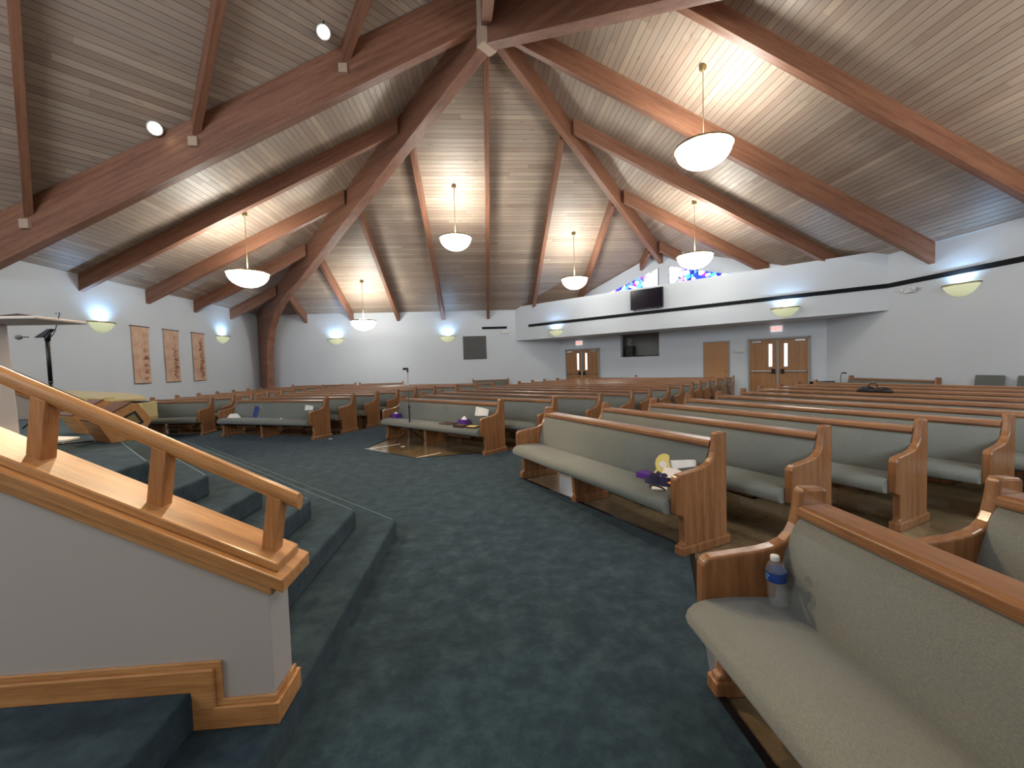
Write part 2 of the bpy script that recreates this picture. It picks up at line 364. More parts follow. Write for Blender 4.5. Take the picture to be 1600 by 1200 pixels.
# local y>0 points behind (away from the room) for A->B? pick sign by test
nv = DT.to_3x3() @ Vector((0, 1, 0)); back = 1 if nv.dot(Vector((1, 1, 0))) > 0 else -1
def yb(a, b): return (min(a*back, b*back), max(a*back, b*back))
ya, yb_ = yb(0, .2)
for (a, b, c, d) in ((0, s0, 0, W), (s1, DL, 0, W), (s0, s1, 0, z0), (s0, s1, z1, W)): dw.box(a, b, ya, yb_, c, d, 0, DT)
apex = (5.02+.28, 6.02); dw.prism([(0, W), (DL, W), (apex[0], apex[1])], ya, yb_, 'y', 0, DT)
struct(dw.build('wall_gallery', M['wall']))
# booth interior
bi = MB(); y0b, y1b = yb(.2, .9)
bi.box(s0-.6, s1+.6, *yb(.9, 1.0), 1.0, 3.2, 0, DT); bi.box(s0-.7, s0-.6, y0b, y1b, 1, 3.2, 0, DT); bi.box(s1+.6, s1+.7, y0b, y1b, 1, 3.2, 0, DT)
bi.box(s0-.7, s1+.7, y0b, y1b, 3.1, 3.2, 0, DT); bi.box(s0-.7, s1+.7, y0b, y1b, .95, 1.05, 0, DT)
struct(bi.build('wall_booth', M['frame']))
# overhang in front of the doors
struct(MB().prism([(FA.x, FA.y), (FB.x, FB.y), (XR, 12.61), (3.78, YB)], 2.70, 4.33, 'z').build('ceiling_overhang', M['wall']))
FT = wallframe(FA, FB); nvf = FT.to_3x3() @ Vector((0, 1, 0)); fr = -1 if nvf.dot(Vector((1, 1, 0))) > 0 else 1   # fr: sign that points into the room
FL = (FB-FA).length
def fy(a, b): return (min(a*fr, b*fr), max(a*fr, b*fr))
trim(MB().box(.83, FL, *fy(0, .02), 3.30, 3.42, 0, FT), M['strip'])
trim(MB().box(XR-.02, XR, 4.0, FB.y, 3.30, 3.42), M['strip'])
trim(MB().box(-.01, 1.2, YB-.02, YB, 3.30, 3.41), M['strip'])
trim(MB().box(XL, HX+9, YB-.02, YB, W-.03, W).box(XL, XL+.02, HY, YB, W-.03, W).box(XR-.02, XR, YF, FB.y, W-.03, W), M['wall'])
# ------------------------------------------------------------------ roof: plank slopes
def slope(name, pts, udir, vdir, org):
    mb = MB(); n = len(pts); P = [Vector(p) for p in pts]; up = Vector((0, 0, .15))
    mb.v = [tuple(p) for p in P]+[tuple(p+up) for p in P]
    mb.f = [list(range(n)), [n+i for i in range(n)][::-1]]+[[i, (i+1) % n, n+(i+1) % n, n+i] for i in range(n)]
    mb.m = [0]*len(mb.f); mb.sm = [False]*len(mb.f)
    u, v, o_ = Vector(udir).normalized(), Vector(vdir).normalized(), Vector(org)
    mb.uv = [((Vector(q)-o_).dot(u), (Vector(q)-o_).dot(v)) for q in mb.v]
    return struct(mb.build(name, M['plank']))
hub = (HX, HY, HZ); E_ = .2; ze = W-TP*E_
slope('ceiling_back', [(XL-E_, YB+E_, ze), (XR+E_, YB+E_, ze), hub], (1, 0, 0), (0, -1, TP), (0, YB, W))
slope('ceiling_left', [(XL-E_, HY, ze), (XL-E_, YB+E_, ze), hub], (0, 1, 0), (1, 0, TP), (XL, 0, W))
slope('ceiling_right', [(XR+E_, YB+E_, ze), (XR+E_, HY-T0-E_, ze), hub], (0, 1, 0), (-1, 0, TP), (XR, 0, W))
slope('ceiling_front', [(XR+E_, HY-T0-E_, ze), (HX, HY-T0-E_, ze), hub], (1, 0, 0), (0, 1, TP), (0, HY-T0, W))
def zc1(x, y): return RIDGE+TP*(x-HX)-TP*(y-HY)
xr, yr = HX-T0-.2, HY-T0-.2
slope('ceiling_platform_left', [(HX, HY, RIDGE), (xr, HY, zc1(xr, HY)), (xr, yr, zc1(xr, yr))], (1, 1, 0), (1, -1, 2*TP), (HX, HY, RIDGE))
slope('ceiling_platform_right', [(HX, HY, RIDGE), (xr, yr, zc1(xr, yr)), (HX, yr, zc1(xr, HY))], (1, 1, 0), (-1, 1, 2*TP), (HX, HY, RIDGE))
# ------------------------------------------------------------------ beams
def beam(P0, P1, wd, dep, name='ceiling_beam', lift=0):
    """plumb-cut rafter: top edge runs P0->P1, hangs dep below"""
    P0, P1 = Vector(P0), Vector(P1); d = P1-P0; h = Vector((d.x, d.y, 0)).normalized(); s = Vector((-h.y, h.x, 0))*wd/2
    X = d.normalized(); Y = Vector((-h.y, h.x, 0)); Z = X.cross(Y); R = Matrix((X, Y, Z)).transposed()
    vs = []
    for p in (P0, P1):
        for q in (-1, 1):
            for z in (lift, -dep): vs.append(R.transposed() @ (p+s*q+Vector((0, 0, z))-P0))
    mb = MB().add(vs, [(0, 1, 3, 2), (4, 6, 7, 5), (0, 2, 6, 4), (1, 5, 7, 3), (0, 4, 5, 1), (2, 3, 7, 6)])
    o = mb.build(name, M['beam'], None, .006); o.matrix_world = Matrix.Translation(P0) @ R.to_4x4(); return o
RS = T0/5; RD, RW = .42, .14
ordn = {1: 'first', 2: 'second', 3: 'third', 4: 'fourth', 5: 'fifth', 6: 'sixth', 7: 'seventh', 8: 'eighth', 9: 'ninth', 10: 'tenth', 11: 'eleventh', 12: 'twelfth', 13: 'thirteenth'}
def doorwall_y(x): return A_.y+(x-A_.x)*(B_.y-A_.y)/(B_.x-A_.x)
for k in range(-4, 5):
    x = HX+k*RS; ytop = HY+abs(k)*RS+(.25 if k else .3); ylow = YB
    if k > 1: ylow = min(YB, doorwall_y(x))
    if ylow-ytop < .5 or k == 4: continue
    def Z(y): return W+TP*(YB-y)
    side = 'middle rafter of the back roof slope, running down from the hub' if k == 0 else 'rafter on the back roof slope, %s to the %s of its middle rafter' % (ordn[abs(k)], 'left' if k < 0 else 'right')
    tag(beam((x, ylow, Z(ylow)), (x, ytop, Z(ytop)), RW, RD), side, 'beam')
for k in range(1, 5):
    y = HY+k*RS; xt = HX-k*RS-.25
    tag(beam((XL, y, W), (xt, y, W+TP*(xt-XL)), .15, .44), 'rafter on the left roof slope above the banners, %s beyond the deep platform beam' % ordn[k], 'beam')
for k in range(-1, 4):
    y = HY+k*RS-(.27 if k < 0 else 0); xt = HX+abs(k)*RS+.25; xl = XR
    if k == 2: xl = min(XR, A_.x+(y-A_.y)*(B_.x-A_.x)/(B_.y-A_.y))
    if k == 3: xl = A_.x+(y-A_.y)*(B_.x-A_.x)/(B_.y-A_.y)
    if xl-xt < .4: continue
    if k == 0: lb = 'middle rafter of the right roof slope, from the hub to the right wall'
    elif k > 0: lb = 'rafter on the right roof slope, %s toward the gallery from its middle rafter' % ordn[k]
    else: lb = 'rafter on the right roof slope, %s toward the camera from its middle rafter' % ordn[-k]
    tag(beam((xl, y, W+TP*(XR-xl)), (xt, y, W+TP*(XR-xt)), .15, .52 if k == 0 else .40), lb, 'beam')
for k in range(0, 5):
    x = HX+k*RS; yt = HY-k*RS-.25; yl = YF
    if yt-yl < .4: continue
    if k == 0: continue
    tag(beam((x, yl, W+TP*(yl-(HY-T0))), (x, yt, W+TP*(yt-(HY-T0))), .15, .44), 'rafter on the roof slope behind the camera, %s from the platform opening' % ordn[k], 'beam')
# deep beams at the platform opening: left one and the one over the camera
tag(beam((XL, HY, W), (HX, HY, HZ), .22, .47, lift=.52), 'deep red-brown beam from the hub to the left wall, framing the platform roof', 'beam')
tag(beam((HX, YF, W+TP*(YF-HY+T0)), (HX, HY, HZ), .22, .5, lift=.52), 'deep beam from the hub straight back over the camera', 'beam')
rb = beam((HX-T0+.2, HY-T0+.2, RIDGE), (HX-.25, HY-.25, RIDGE), .2, .55); tag(rb, 'level ridge beam running from the hub up over the platform', 'beam')
for i, x0 in enumerate((-9.42, -6.0, -2.85)):
    t = (HX-x0)/2-.12
    tag(beam((x0+.1, HY-.1, zc1(x0+.1, HY-.1)), (x0+t, HY-t, zc1(x0+t, HY-t)), .14, .42), 'slender rafter over the platform, %s' % ('at far left near the wall', 'between the two spotlights', 'nearest the hub')[i], 'beam')
    y0 = HY-(HX-x0)
    if y0 > YF: tag(beam((HX-.1, y0+.1, zc1(x0+.1, HY-.1)), (HX-t, y0+t, zc1(x0+t, HY-t)), .14, .42), 'slender rafter of the platform roof above the camera, %s' % ('low one', 'middle one', 'nearest the hub')[i], 'beam')
# gallery hip beam
e = 7.12
tag(beam((HX+e, HY+e, HZ-TP*e), (HX+.25, HY+.25, HZ-TP*.25), .18, .58), 'hip beam running from the hub down to the stained glass gable', 'beam')
# arched hip beams (curved haunch into a column)
def arch(corner, label):
    C = Vector((corner[0], corner[1], 0)); D = Vector((HX, HY, 0)); h = (D-C).normalized(); full = (D-C).length
    def top(s): return W+TP*s/math.sqrt(2)
    ip = [(1.0, 0), (1.02, 1.0), (1.1, 2.1), (1.28, 2.9), (1.62, 3.5), (2.15, 4.0), (2.85, 4.38), (3.7, 4.71), (5.0, top(5.0)-.90), (8, top(8)-.87), (full, top(full)-.87)]
    ip = [(a, b) for a, b in ip]
    ts = [.12]+[s for s, _ in ip[5:-1]]+[full]
    # ribs: inner point i paired with outer point
    outer = [(.12, 0), (.12, 1.0), (.12, 2.1), (.12, 2.9), (.12, 3.5), (.12, top(.12)), (1.2, top(1.2)), (2.6, top(2.6)), (4.2, top(4.2)), (7.6, top(7.6)), (full, top(full))]
    Y = Vector((-h.y, h.x, 0)); wd = .15; mb = MB(); vs = []
    for (a, b), (c, d) in zip(ip, outer):
        for q in (-1, 1):
            vs.append(Vector((a, q*wd, b))); vs.append(Vector((c, q*wd, d)))
    fs = []
    for i in range(len(ip)-1):
        k = i*4; n = k+4
        fs += [(k, n, n+1, k+1), (k+2, k+3, n+3, n+2), (k, k+2, n+2, n), (k+1, n+1, n+3, k+3)]
    fs += [(0, 1, 3, 2), (len(vs)-4, len(vs)-2, len(vs)-1, len(vs)-3)]
    mb.add(vs, fs); o = mb.build('arched_beam', M['beamarch'], None, .012, 2, 40)
    o.matrix_world = Matrix(((h.x, Y.x, 0, C.x), (h.y, Y.y, 0, C.y), (0, 0, 1, 0), (0, 0, 0, 1))); tag(o, label, 'beam')
M['beamarch'] = wood('glulam_arch', rgb(112, 75, 58), rgb(136, 93, 73), rgb(151, 109, 87), 'X', .5, .35)
arch((XL+.08, YB-.08), 'great arched beam curving down into a column at the back left corner')
arch((XR-.08, HY-T0+.08), 'great arched beam crossing the top of the view to the right of the hub')
hb = MB().prism([(math.cos(a)*.24, math.sin(a)*.24) for a in [PI/8+i*PI/4 for i in range(8)]], HZ-.95, HZ+.35, 'z').build('beam_hub', M['hub'], None, .02)
hb.location = (HX, HY, 0); tag(hb, 'faceted timber hub where all the ceiling beams meet', 'hub')
# steel hangers where rafters meet the deep beam
for i, x0 in enumerate((-9.42, -6.0, -2.85)):
    o = MB().box(-.09, .09, -.05, .03, 0, .19).build('beam_bracket', M['hub']); o.location = (x0+.06, HY-.13, zc1(x0, HY)-.56)
    tag(o, 'small metal hanger at the foot of the %s platform rafter' % ('far left', 'middle', 'nearest')[i], 'bracket', 'rafter hangers')
# ------------------------------------------------------------------ made-up windows in the wall behind the camera, added as daylight fill
for i, (xa, xb, za, zb) in enumerate(((-9.4, -4.2, 3.6, 7.6), (3.2, 7.8, 2.0, 3.9))):
    fw = MB(); y = YF
    for a, b, c, d in ((xa-.1, xa, za-.1, zb+.1), (xb, xb+.1, za-.1, zb+.1), (xa, xb, za-.1, za), (xa, xb, zb, zb+.1), ((xa+xb)/2-.04, (xa+xb)/2+.04, za, zb)): fw.box(a, b, y, y+.06, c, d)
    wo = struct(fw.build('window_%d' % (i+3), M['frame'])); MB().box(xa, xb, y+.005, y+.015, za, zb).build('pane', M['sky'], wo)
    a = lamp('window_daylight', 'AREA', ((xa+xb)/2, y+.08, (za+zb)/2), (165, 50)[i], DAY, shape='RECTANGLE', size=xb-xa, size_y=zb-za); aim(a, (0, 1, 0))  # area lamp over each added pane, brightens the room
# ------------------------------------------------------------------ gable windows
def gable_window(n, pts):
    fr_ = MB(); yo = -back
    P = pts; c = (sum(p[0] for p in P)/len(P), sum(p[1] for p in P)/len(P))
    big = [(c[0]+(x-c[0])*1.01+(.012 if x > c[0] else -.012), c[1]+(z-c[1])*1.01+(.012 if z > c[1] else -.012)) for x, z in P]
    o = MB().prism(big, *sorted((0, .03*yo)), 'y', 0, DT).build('window_%d' % n, M['glassframe']); struct(o)
    m = MB(); m.prism(P, *sorted((.03*yo, .045*yo)), 'y', 0)
    g = m.build('pane', M['stained'], o); g.matrix_world = DT @ Matrix.Translation((5.24, 0, 4.95))
    g.data.transform(Matrix.Translation((-5.24, 0, -4.95)))
sl = .349
gable_window(1, [(2.2, 4.36), (4.99, 4.36), (4.99, 5.25), (2.2, 4.4)])
gable_window(2, [(5.48, 4.36), (8.3, 4.36), (8.3, 4.38), (5.48, 5.27)])
# ------------------------------------------------------------------ doors
def lever(mb, x, z, yo): mb.box(x-.05, x+.05, *sorted((.05*yo, .11*yo)), z-.08, z+.08, 0, DT)
def double_door(n, sA, sB, glass):
    yo = -back; mid = (sA+sB)/2
    root = empty('door_%d' % n, DT @ Vector((mid, 0, 0))); struct(root); inv = Matrix.Translation(-root.location) @ DT
    f = MB()
    for a, b, c, d in ((sA-.06, sA, 0, 2.19), (sB, sB+.06, 0, 2.19), (sA-.06, sB+.06, 2.13, 2.19), (mid-.035, mid+.035, 0, 2.13)): f.box(a, b, *sorted((0, .08*yo)), c, d, 0, inv)
    f.build('door_frame', M['frame'], root, .004)
    for q, (a, b) in enumerate(((sA, mid-.035), (mid+.035, sB))):
        lx = b-.24 if q == 0 else a+.14; lw = .10
        leaf = MB()
        for (u0, u1, z0_, z1_) in ((a, lx, .01, 2.12), (lx+lw, b, .01, 2.12), (lx, lx+lw, .01, 1.2), (lx, lx+lw, 1.98, 2.12)): leaf.box(u0, u1, *sorted((.01*yo, .05*yo)), z0_, z1_, 0, inv)
        L_ = leaf.build('door_leaf', M['door'], root)
        MB().box(lx, lx+lw, *sorted((.02*yo, .035*yo)), 1.2, 1.98, 0, inv).build('door_lite', M['lite2'] if (glass and q == 1) else M['lite'], L_)
        MB().box(a+.05, b-.05, *sorted((.07*yo, .11*yo)), 1.02, 1.06, 0, inv).box(a+.05, a+.09, *sorted((.05*yo, .11*yo)), 1.0, 1.08, 0, inv).box(b-.09, b-.05, *sorted((.05*yo, .11*yo)), 1.0, 1.08, 0, inv).build('push_bar', M['steel'], L_, .006)
        px = b-.1 if q == 0 else a+.1
        MB().box(px-.05, px+.05, *sorted((.05*yo, .12*yo)), .96, 1.12, 0, inv).build('latch_box', M['blackm'], L_, .01)
        cx = a+.08 if q == 0 else b-.36
        MB().box(cx, cx+.28, *sorted((.05*yo, .11*yo)), 2.04, 2.10, 0, inv).build('door_closer', M['steel'], L_, .006)
double_door(1, .43, 2.17, False)
double_door(3, 8.33, 10.03, True)
yo = -back
root = empty('door_2', DT @ Vector((7.18, 0, 0))); struct(root); inv = Matrix.Translation(-root.location) @ DT
MB().box(6.73, 6.77, *sorted((0, .03*yo)), 0, 2.16, 0, inv).box(7.62, 7.66, *sorted((0, .03*yo)), 0, 2.16, 0, inv).box(6.73, 7.66, *sorted((0, .03*yo)), 2.14, 2.18, 0, inv).build('door_frame', M['frame'], root)
MB().box(6.77, 7.62, *sorted((0, .045*yo)), .01, 2.14, 0, inv).build('door_leaf', plain('flush_door', rgb(176, 128, 84), .5), root, .003)
MB().tube([(7.54, .045*yo, 1.08), (7.54, .09*yo, 1.08), (7.54, .115*yo, 1.08), (7.54, .12*yo, 1.08)], [.015, .015, .032, .02], 12, 0, inv).build('door_knob', M['brass'], root)
# exit signs
def text_mesh(txt, size, name, mat, parent, T, depth=.004):
    cu = bpy.data.curves.new('txt', 'FONT'); cu.body = txt; cu.size = size; cu.extrude = depth; cu.align_x = 'CENTER'; cu.align_y = 'CENTER'
    t = bpy.data.objects.new('txt', cu); col.objects.link(t); dg = bpy.context.evaluated_depsgraph_get(); dg.update()
    me = bpy.data.meshes.new_from_object(t.evaluated_get(dg)); bpy.data.objects.remove(t); me.materials.clear(); me.materials.append(mat)
    o = link(name, me, parent); o.matrix_local = T; return o
for i, (s_, z_) in enumerate(((1.14, 2.47), (9.13, 2.49))):
    r = empty('exit_sign', DT @ Vector((s_, 0, z_-.1))); inv = Matrix.Translation(-r.location) @ DT
    MB().box(s_-.17, s_+.17, *sorted((0, .06*yo)), z_-.1, z_+.1, 0, inv).build('case', M['exitw'], r, .006)
    d = (B_-A_).normalized(); nrm = Vector((d.y, -d.x)) if Vector((d.y, -d.x)).dot(Vector((-1, -1))) > 0 else Vector((-d.y, d.x))
    X = Vector((-nrm.y, nrm.x, 0)); T = Matrix(((X.x, 0, nrm.x, nrm.x*.064), (X.y, 0, nrm.y, nrm.y*.064), (0, 1, 0, .1), (0, 0, 0, 1)))
    text_mesh('EXIT', .15, 'letters', M['red'], r, T)
    tag(r, 'small white exit sign with red letters above the %s double doors' % ('left', 'right')[i], 'exit sign')
# small things on the door wall
def plate(name, T, x, z, w_, h_, d_, mat, lab, cat, y=yo):
    o = MB().box(-w_/2, w_/2, *sorted((0, d_*y)), -h_/2, h_/2).build(name, mat, None, .006)
    o.matrix_world = T @ Matrix.Translation((x, 0, z)); tag(o, lab, cat); return o
plate('light_switch', DT, 2.58, 1.72, .06, .09, .02, M['white'], 'small white switch plate high beside the left double doors', 'switch')
plate('thermostat', DT, 2.68, 1.48, .12, .1, .03, M['white'], 'white thermostat box between left doors and booth window', 'thermostat')
def strobe(T, x, z, y, lab, sc_=1):
    r = empty('emergency_light', T @ Vector((x, 0, z))); inv = Matrix.Translation(-r.location) @ T
    MB().box(x-.13*sc_, x+.13*sc_, *sorted((0, .07*y)), z-.05, z+.05, 0, inv).build('housing', M['white'], r, .01)
    for q in (-1, 1):
        MB().lathe([(.0, -.04), (.035, -.04), (.055, .03), (.05, .035), (0, .035)], 14, 0, inv @ Matrix.Translation((x+q*.15*sc_, .07*y, z+.03)) @ Matrix.Rotation(-y*PI/2, 4, 'X')).build('lamp_head', M['white'], r)
    tag(r, lab, 'emergency light')
strobe(DT, 7.98, 1.76, yo, 'two-headed emergency light between the plain door and right double doors', .8)
BT = wallframe(Vector((0, YB)), Vector((1, YB)))
strobe(BT, 1.13, 3.1, -1, 'two-headed emergency light high on the back wall beside the overhang')
RT = wallframe(Vector((XR, 0)), Vector((XR, 1)))
strobe(RT, 10.0, 3.12, 1, 'two-headed emergency light high on the right wall under the black strip')
# booth gear
o = MB().box(0, .34, *sorted((-.32*yo, -.02*yo)), 0, .5).box(.03, .31, *sorted((-.33*yo, -.34*yo)), .03, .47).build('speaker_cabinet', M['black'], None, .01)
o.matrix_world = DT @ Matrix.Translation((3.36, -.22*yo, 1.72)); o.matrix_world = DT @ Matrix.Translation((3.36, 0, 1.72)) @ Matrix.Translation((0, -.24*yo, 0)); tag(o, 'black cabinet standing at the left side of the booth window', 'speaker')
MBx = MB(); random.seed(3)
for i in range(9):
    a = i*.7; MBx.box(.08+.03*math.sin(a*3), .12+.03*math.sin(a*3), -.02, .03, .0+i*.035, .03+i*.035, 0, Matrix.Rotation(.25*math.sin(a*2), 4, 'Y'))
MBx.tube([(.02, 0, .05), (.0, 0, .2), (.07, 0, .3), (.15, 0, .22), (.2, 0, .32)], .012, 8)
o = MBx.build('cable_bundle', M['white']); o.matrix_world = DT @ Matrix.Translation((3.42, -.38*yo, 2.222)); tag(o, 'pale tangled bundle on top of the black booth cabinet', 'bundle')
o = MB().box(0, 1.1, -.12, .12, 0, .035).box(.1, .5, -.1, .1, .035, .055).build('mixing_console', M['black'], None, .005)
o.matrix_world = DT @ Matrix.Translation((3.8, -.1*yo, 1.722)); tag(o, 'low black console lying along the booth window sill', 'console')
# grille panel on the back wall, television on the overhang
r = empty('wall_grille', (-.39, YB, 1.86)); tag(r, 'grey ribbed square grille panel on the back wall', 'grille')
MB().box(-.56, .56, -.04, 0, 0, 1.12).build('frame', M['grey'], r, .01)
g = MB()
for i in range(15): g.box(-.52+i*.071, -.52+i*.071+.045, -.065, -.04, .04, 1.08)
g.build('ribs', M['grey'], r, .004)
r = empty('television', FT @ Vector((6.69, 0, 3.50))); inv = Matrix.Translation(-r.location) @ FT
MB().box(6.05, 7.33, *fy(.06, .12), 3.50, 4.24, 0, inv).build('case', M['black'], r, .008)
MB().box(6.075, 7.305, *fy(.12, .124), 3.53, 4.215, 0, inv).build('screen', M['screen'], r)
MB().box(6.5, 6.9, *fy(0, .06), 3.7, 4.05, 0, inv).build('wall_mount', M['blackm'], r)
for q in (6.2, 6.9, 7.1): MB().box(q, q+.04, *fy(.07, .1), 3.47, 3.50, 0, inv).build('cable_end', M['blackm'], r)
tag(r, 'black flat television hung on the white overhang', 'television')
# ------------------------------------------------------------------ sconces
def sconce(P, nrm, lab, R=.38):
    nrm = Vector(nrm).normalized(); ang = math.atan2(nrm.y, nrm.x)
    r = empty('wall_sconce', P, ang); tag(r, lab, 'wall light', 'bowl sconces')
    T = Matrix.Diagonal((.62, 1, 1, 1))
    prof = [(.02, -.27), (.09, -.262), (.18, -.225), (.27, -.155), (.335, -.07), (R, .0)]
    prof = [(a*R/.38, b) for a, b in prof]; inner = [(a-.012, b+.012) for a, b in prof[::-1]]
    MB().lathe(prof+[(R-.01, .012)]+inner, 20, 0, T, -PI/2, PI/2).build('glass_bowl', M['sbowl'], r)
    MB().lathe([(R+.012, -.012), (R+.016, .0), (R+.012, .022), (R-.016, .022), (R-.016, -.0), (R+.012, -.012)], 20, 0, T, -PI/2, PI/2).build('rim', M['brass'], r)
    MB().box(0, .03, -.12, .12, -.2, -.02).build('back_plate', M['white'], r)
    MB().tube([(.09, -.1, -.03), (.09, .1, -.03)], .018, 8).build('lamp_tube', M['glow'], r)
    a = lamp('sconce_light', 'SPOT', (P[0]+nrm.x*.13, P[1]+nrm.y*.13, P[2]+.0), P_SCON*4, (.34, .62, 1), spot_size=math.radians(150), spot_blend=.8, shadow_soft_size=.05); aim(a, (-nrm.x*.15, -nrm.y*.15, 1))
fn = Vector((FB.y-FA.y, -(FB.x-FA.x), 0)).normalized()
sconce((XL, 12.13, 3.0), (1, 0, 0), 'bowl wall light left of the three banners')
sconce((XL, 17.4, 3.0), (1, 0, 0), 'bowl wall light right of the three banners, near the corner')
sconce((-6.93, YB, 3.0), (0, -1, 0), 'bowl wall light on the back wall next to the corner column')
sconce((-1.68, YB, 3.0), (0, -1, 0), 'bowl wall light on the back wall left of the grille')
q = FT @ Vector((2.42, 0, 3.02)); sconce(tuple(q), fn, 'bowl wall light at the left end of the white overhang')
q = FT @ Vector((11.1, 0, 3.02)); sconce(tuple(q), fn, 'bowl wall light at the right end of the white overhang')
sconce((XR, 8.86, 3.05), (-1, 0, 0), 'bowl wall light on the right wall below the black strip')
# ------------------------------------------------------------------ pendants
def pendant(C, rim, lab, R=.53):
    r = empty('pendant_lamp', (C[0], C[1], rim)); tag(r, lab, 'pendant light', 'hanging bowl lamps')
    h = .40; prof = [(.001, -h)]+[(R*math.sin(a), -h*math.cos(a)) for a in [PI/2*i/10 for i in range(1, 11)]]
    prof = [(a, b-.0) for a, b in prof]; inner = [(a*.975, b*.96+.003) for a, b in prof[::-1]]
    MB().lathe(prof+inner, 36).build('glass_bowl', M['bowl'], r)
    MB().lathe([(R+.02, -.02), (R+.028, .0), (R+.02, .025), (R-.012, .025), (R-.012, 0), (R+.02, -.02)], 36).build('rim', M['brass'], r)
    for i in range(3):
        a = 2*PI*i/3+.5
        MB().tube([(R*math.cos(a), R*math.sin(a), .01), (R*.5*math.cos(a), R*.5*math.sin(a), .07), (.02*math.cos(a), .02*math.sin(a), .12)], .007, 6).build('arm', M['brass'], r)
    zc = C[2]-rim
    rod = MB().tube([(0, 0, .05), (0, 0, zc-.02)], .008, 8).build('rod', M['brass'], r)
    MB().lathe([(.012, zc-.1), (.07, zc-.06), (.075, zc-.0), (.0, zc+.02)], 16).build('ceiling_canopy', M['brass'], rod)
    MB().lathe([(.001, -.05), (.17, -.04), (.2, .03), (.15, .09), (.03, .12)], 20).build('bulb_cluster', M['bulb'], r)
    lamp('pendant_light', 'POINT', (C[0], C[1], rim+.16), P_PEND, (.92, .93, .90), shadow_soft_size=.12)
pendant((-6.64, 12.47, 6.06), 4.36, 'glowing bowl pendant hanging before the left wall banners')
pendant((-5.02, 18.07, 5.26), 3.57, 'lowest glowing bowl pendant, near the back wall left of the middle', .51)
pendant((-.77, 13.77, 7.38), 5.70, 'glowing bowl pendant hanging left of the middle back rafter', .5)
pendant((3.56, 15.68, 6.44), 4.72, 'glowing bowl pendant above the pews left of the television', .48)
pendant((6.62, 12.52, 6.36), 4.72, 'glowing bowl pendant in front of the right stained glass window', .51)
pendant((4.57, 8.26, 7.37), 5.78, 'largest glowing bowl pendant, nearest the camera on the right', .53)
pendant((3.26, 2.57, 6.2), 5.15, 'glowing bowl pendant over the near right pews, above the view', .53)  # unseen pendant, added to raise the light level
pendant((8.87, 4.18, 5.26), 3.62, 'glowing bowl pendant by the right wall, outside the view', .51)  # second added pendant, out of view, for extra brightness
# two warm spotlights over the platform (and two unseen ones over the camera, added as fill)
def spotlight(P, lab, target, vis=True):
    r = empty('spotlight', P); tag(r, lab, 'spotlight', 'platform spotlights'); d = (Vector(target)-Vector(P)).normalized()
    T = d.to_track_quat('-Z', 'Y').to_matrix().to_4x4()
    MB().lathe([(.0, .2), (.11, .2), (.125, .0), (.14, -.02), (.135, -.03), (.117, -.03), (.115, .0)], 20, 0, T).build('can', M['white'], r)
    MB().lathe([(.001, -.012), (.113, -.01), (.113, .0)], 20, 0, T).build('lens', M['spotg'], r)
    MB().tube([(0, 0, .1), (0, .05, .32)], .015, 8).build('bracket', M['blackm'], r)
    a = lamp('spot_light', 'SPOT', Vector(P)+d*.08, P_SPOT*(6 if vis else 2.2), (1, .78, .5), spot_size=math.radians(95), spot_blend=.7, shadow_soft_size=.08); aim(a, d)
spotlight((-6.62, 9.27, 6.62), 'warm bright spotlight at the foot of the platform roof, left one', (-1.5, 1.5, .8))
spotlight((-3.02, 8.95, 8.38), 'warm bright spotlight high on the platform roof, nearer the hub', (-1.0, 1.0, .8))
spotlight((.05, 6.2, 8.4), 'warm spotlight over the camera, on the other side of the platform roof', (-2.0, 1.5, .5), False)
spotlight((.05, 2.8, 6.75), 'low warm spotlight over the camera by the rear beam', (-3.0, 3.0, .9), False)
# ------------------------------------------------------------------ banners
BLT = wallframe(Vector((XL, 0)), Vector((XL, 1)))   # local x = world y, local y = -x
random.seed(5)
for i, (y0, y1) in enumerate(((13.08, 13.70), (14.32, 14.97), (15.64, 16.28))):
    r = empty('wall_banner', (XL, (y0+y1)/2, 1.29)); hw = (y1-y0)/2
    m = MB(); n = 14; vs = []; fs = []
    for a in range(n+1):
        for b in range(25):
            y = -hw+2*hw*a/n; z = 1.72*b/24; x = .03+.006*math.sin(a*1.9+b*.25)
            vs.append((x, y, z)); 
    for a in range(n+1):
        for b in range(25): x, y, z = vs[a*25+b]; vs.append((x-.006, y, z))
    N = (n+1)*25
    for a in range(n):
        for b in range(24):
            k = a*25+b; fs += [(k, k+25, k+26, k+1), (N+k, N+k+1, N+k+26, N+k+25)]
    m.add(vs, fs, 0, True).build('cloth', M['banner'], r)
    MB().tube([(.03, -hw-.05, 1.73), (.03, hw+.05, 1.73)], .014, 8).build('hanging_rod', M['brown'], r)
    MB().tube([(.03, -hw, .0), (.03, hw, .0)], .01, 8).build('bottom_rod', M['brown'], r)
    sc_ = MB()
    for q in range((5, 9, 12)[i]):
        z = .08+q*(1.35 if i == 2 else 1.1)/(5, 9, 12)[i]; y = hw*.35+random.uniform(-.04, .06)
        pts = [(.042, y+.07*math.sin(a*1.3+q)+.05*math.cos(a*2.1), z+.10*a/6+.02*math.sin(a*2.7+q)) for a in range(7)]
        sc_.tube(pts, .007+.003*(q % 2), 5)
    sc_.build('script_strokes', M['script'], r)
    tag(r, ('tan cloth wall banner with faint mottled picture, leftmost of three', 'tan cloth wall banner with script strokes, middle of three', 'tan cloth wall banner with tall red-brown script, rightmost of three')[i], 'banner', 'hanging wall banners')
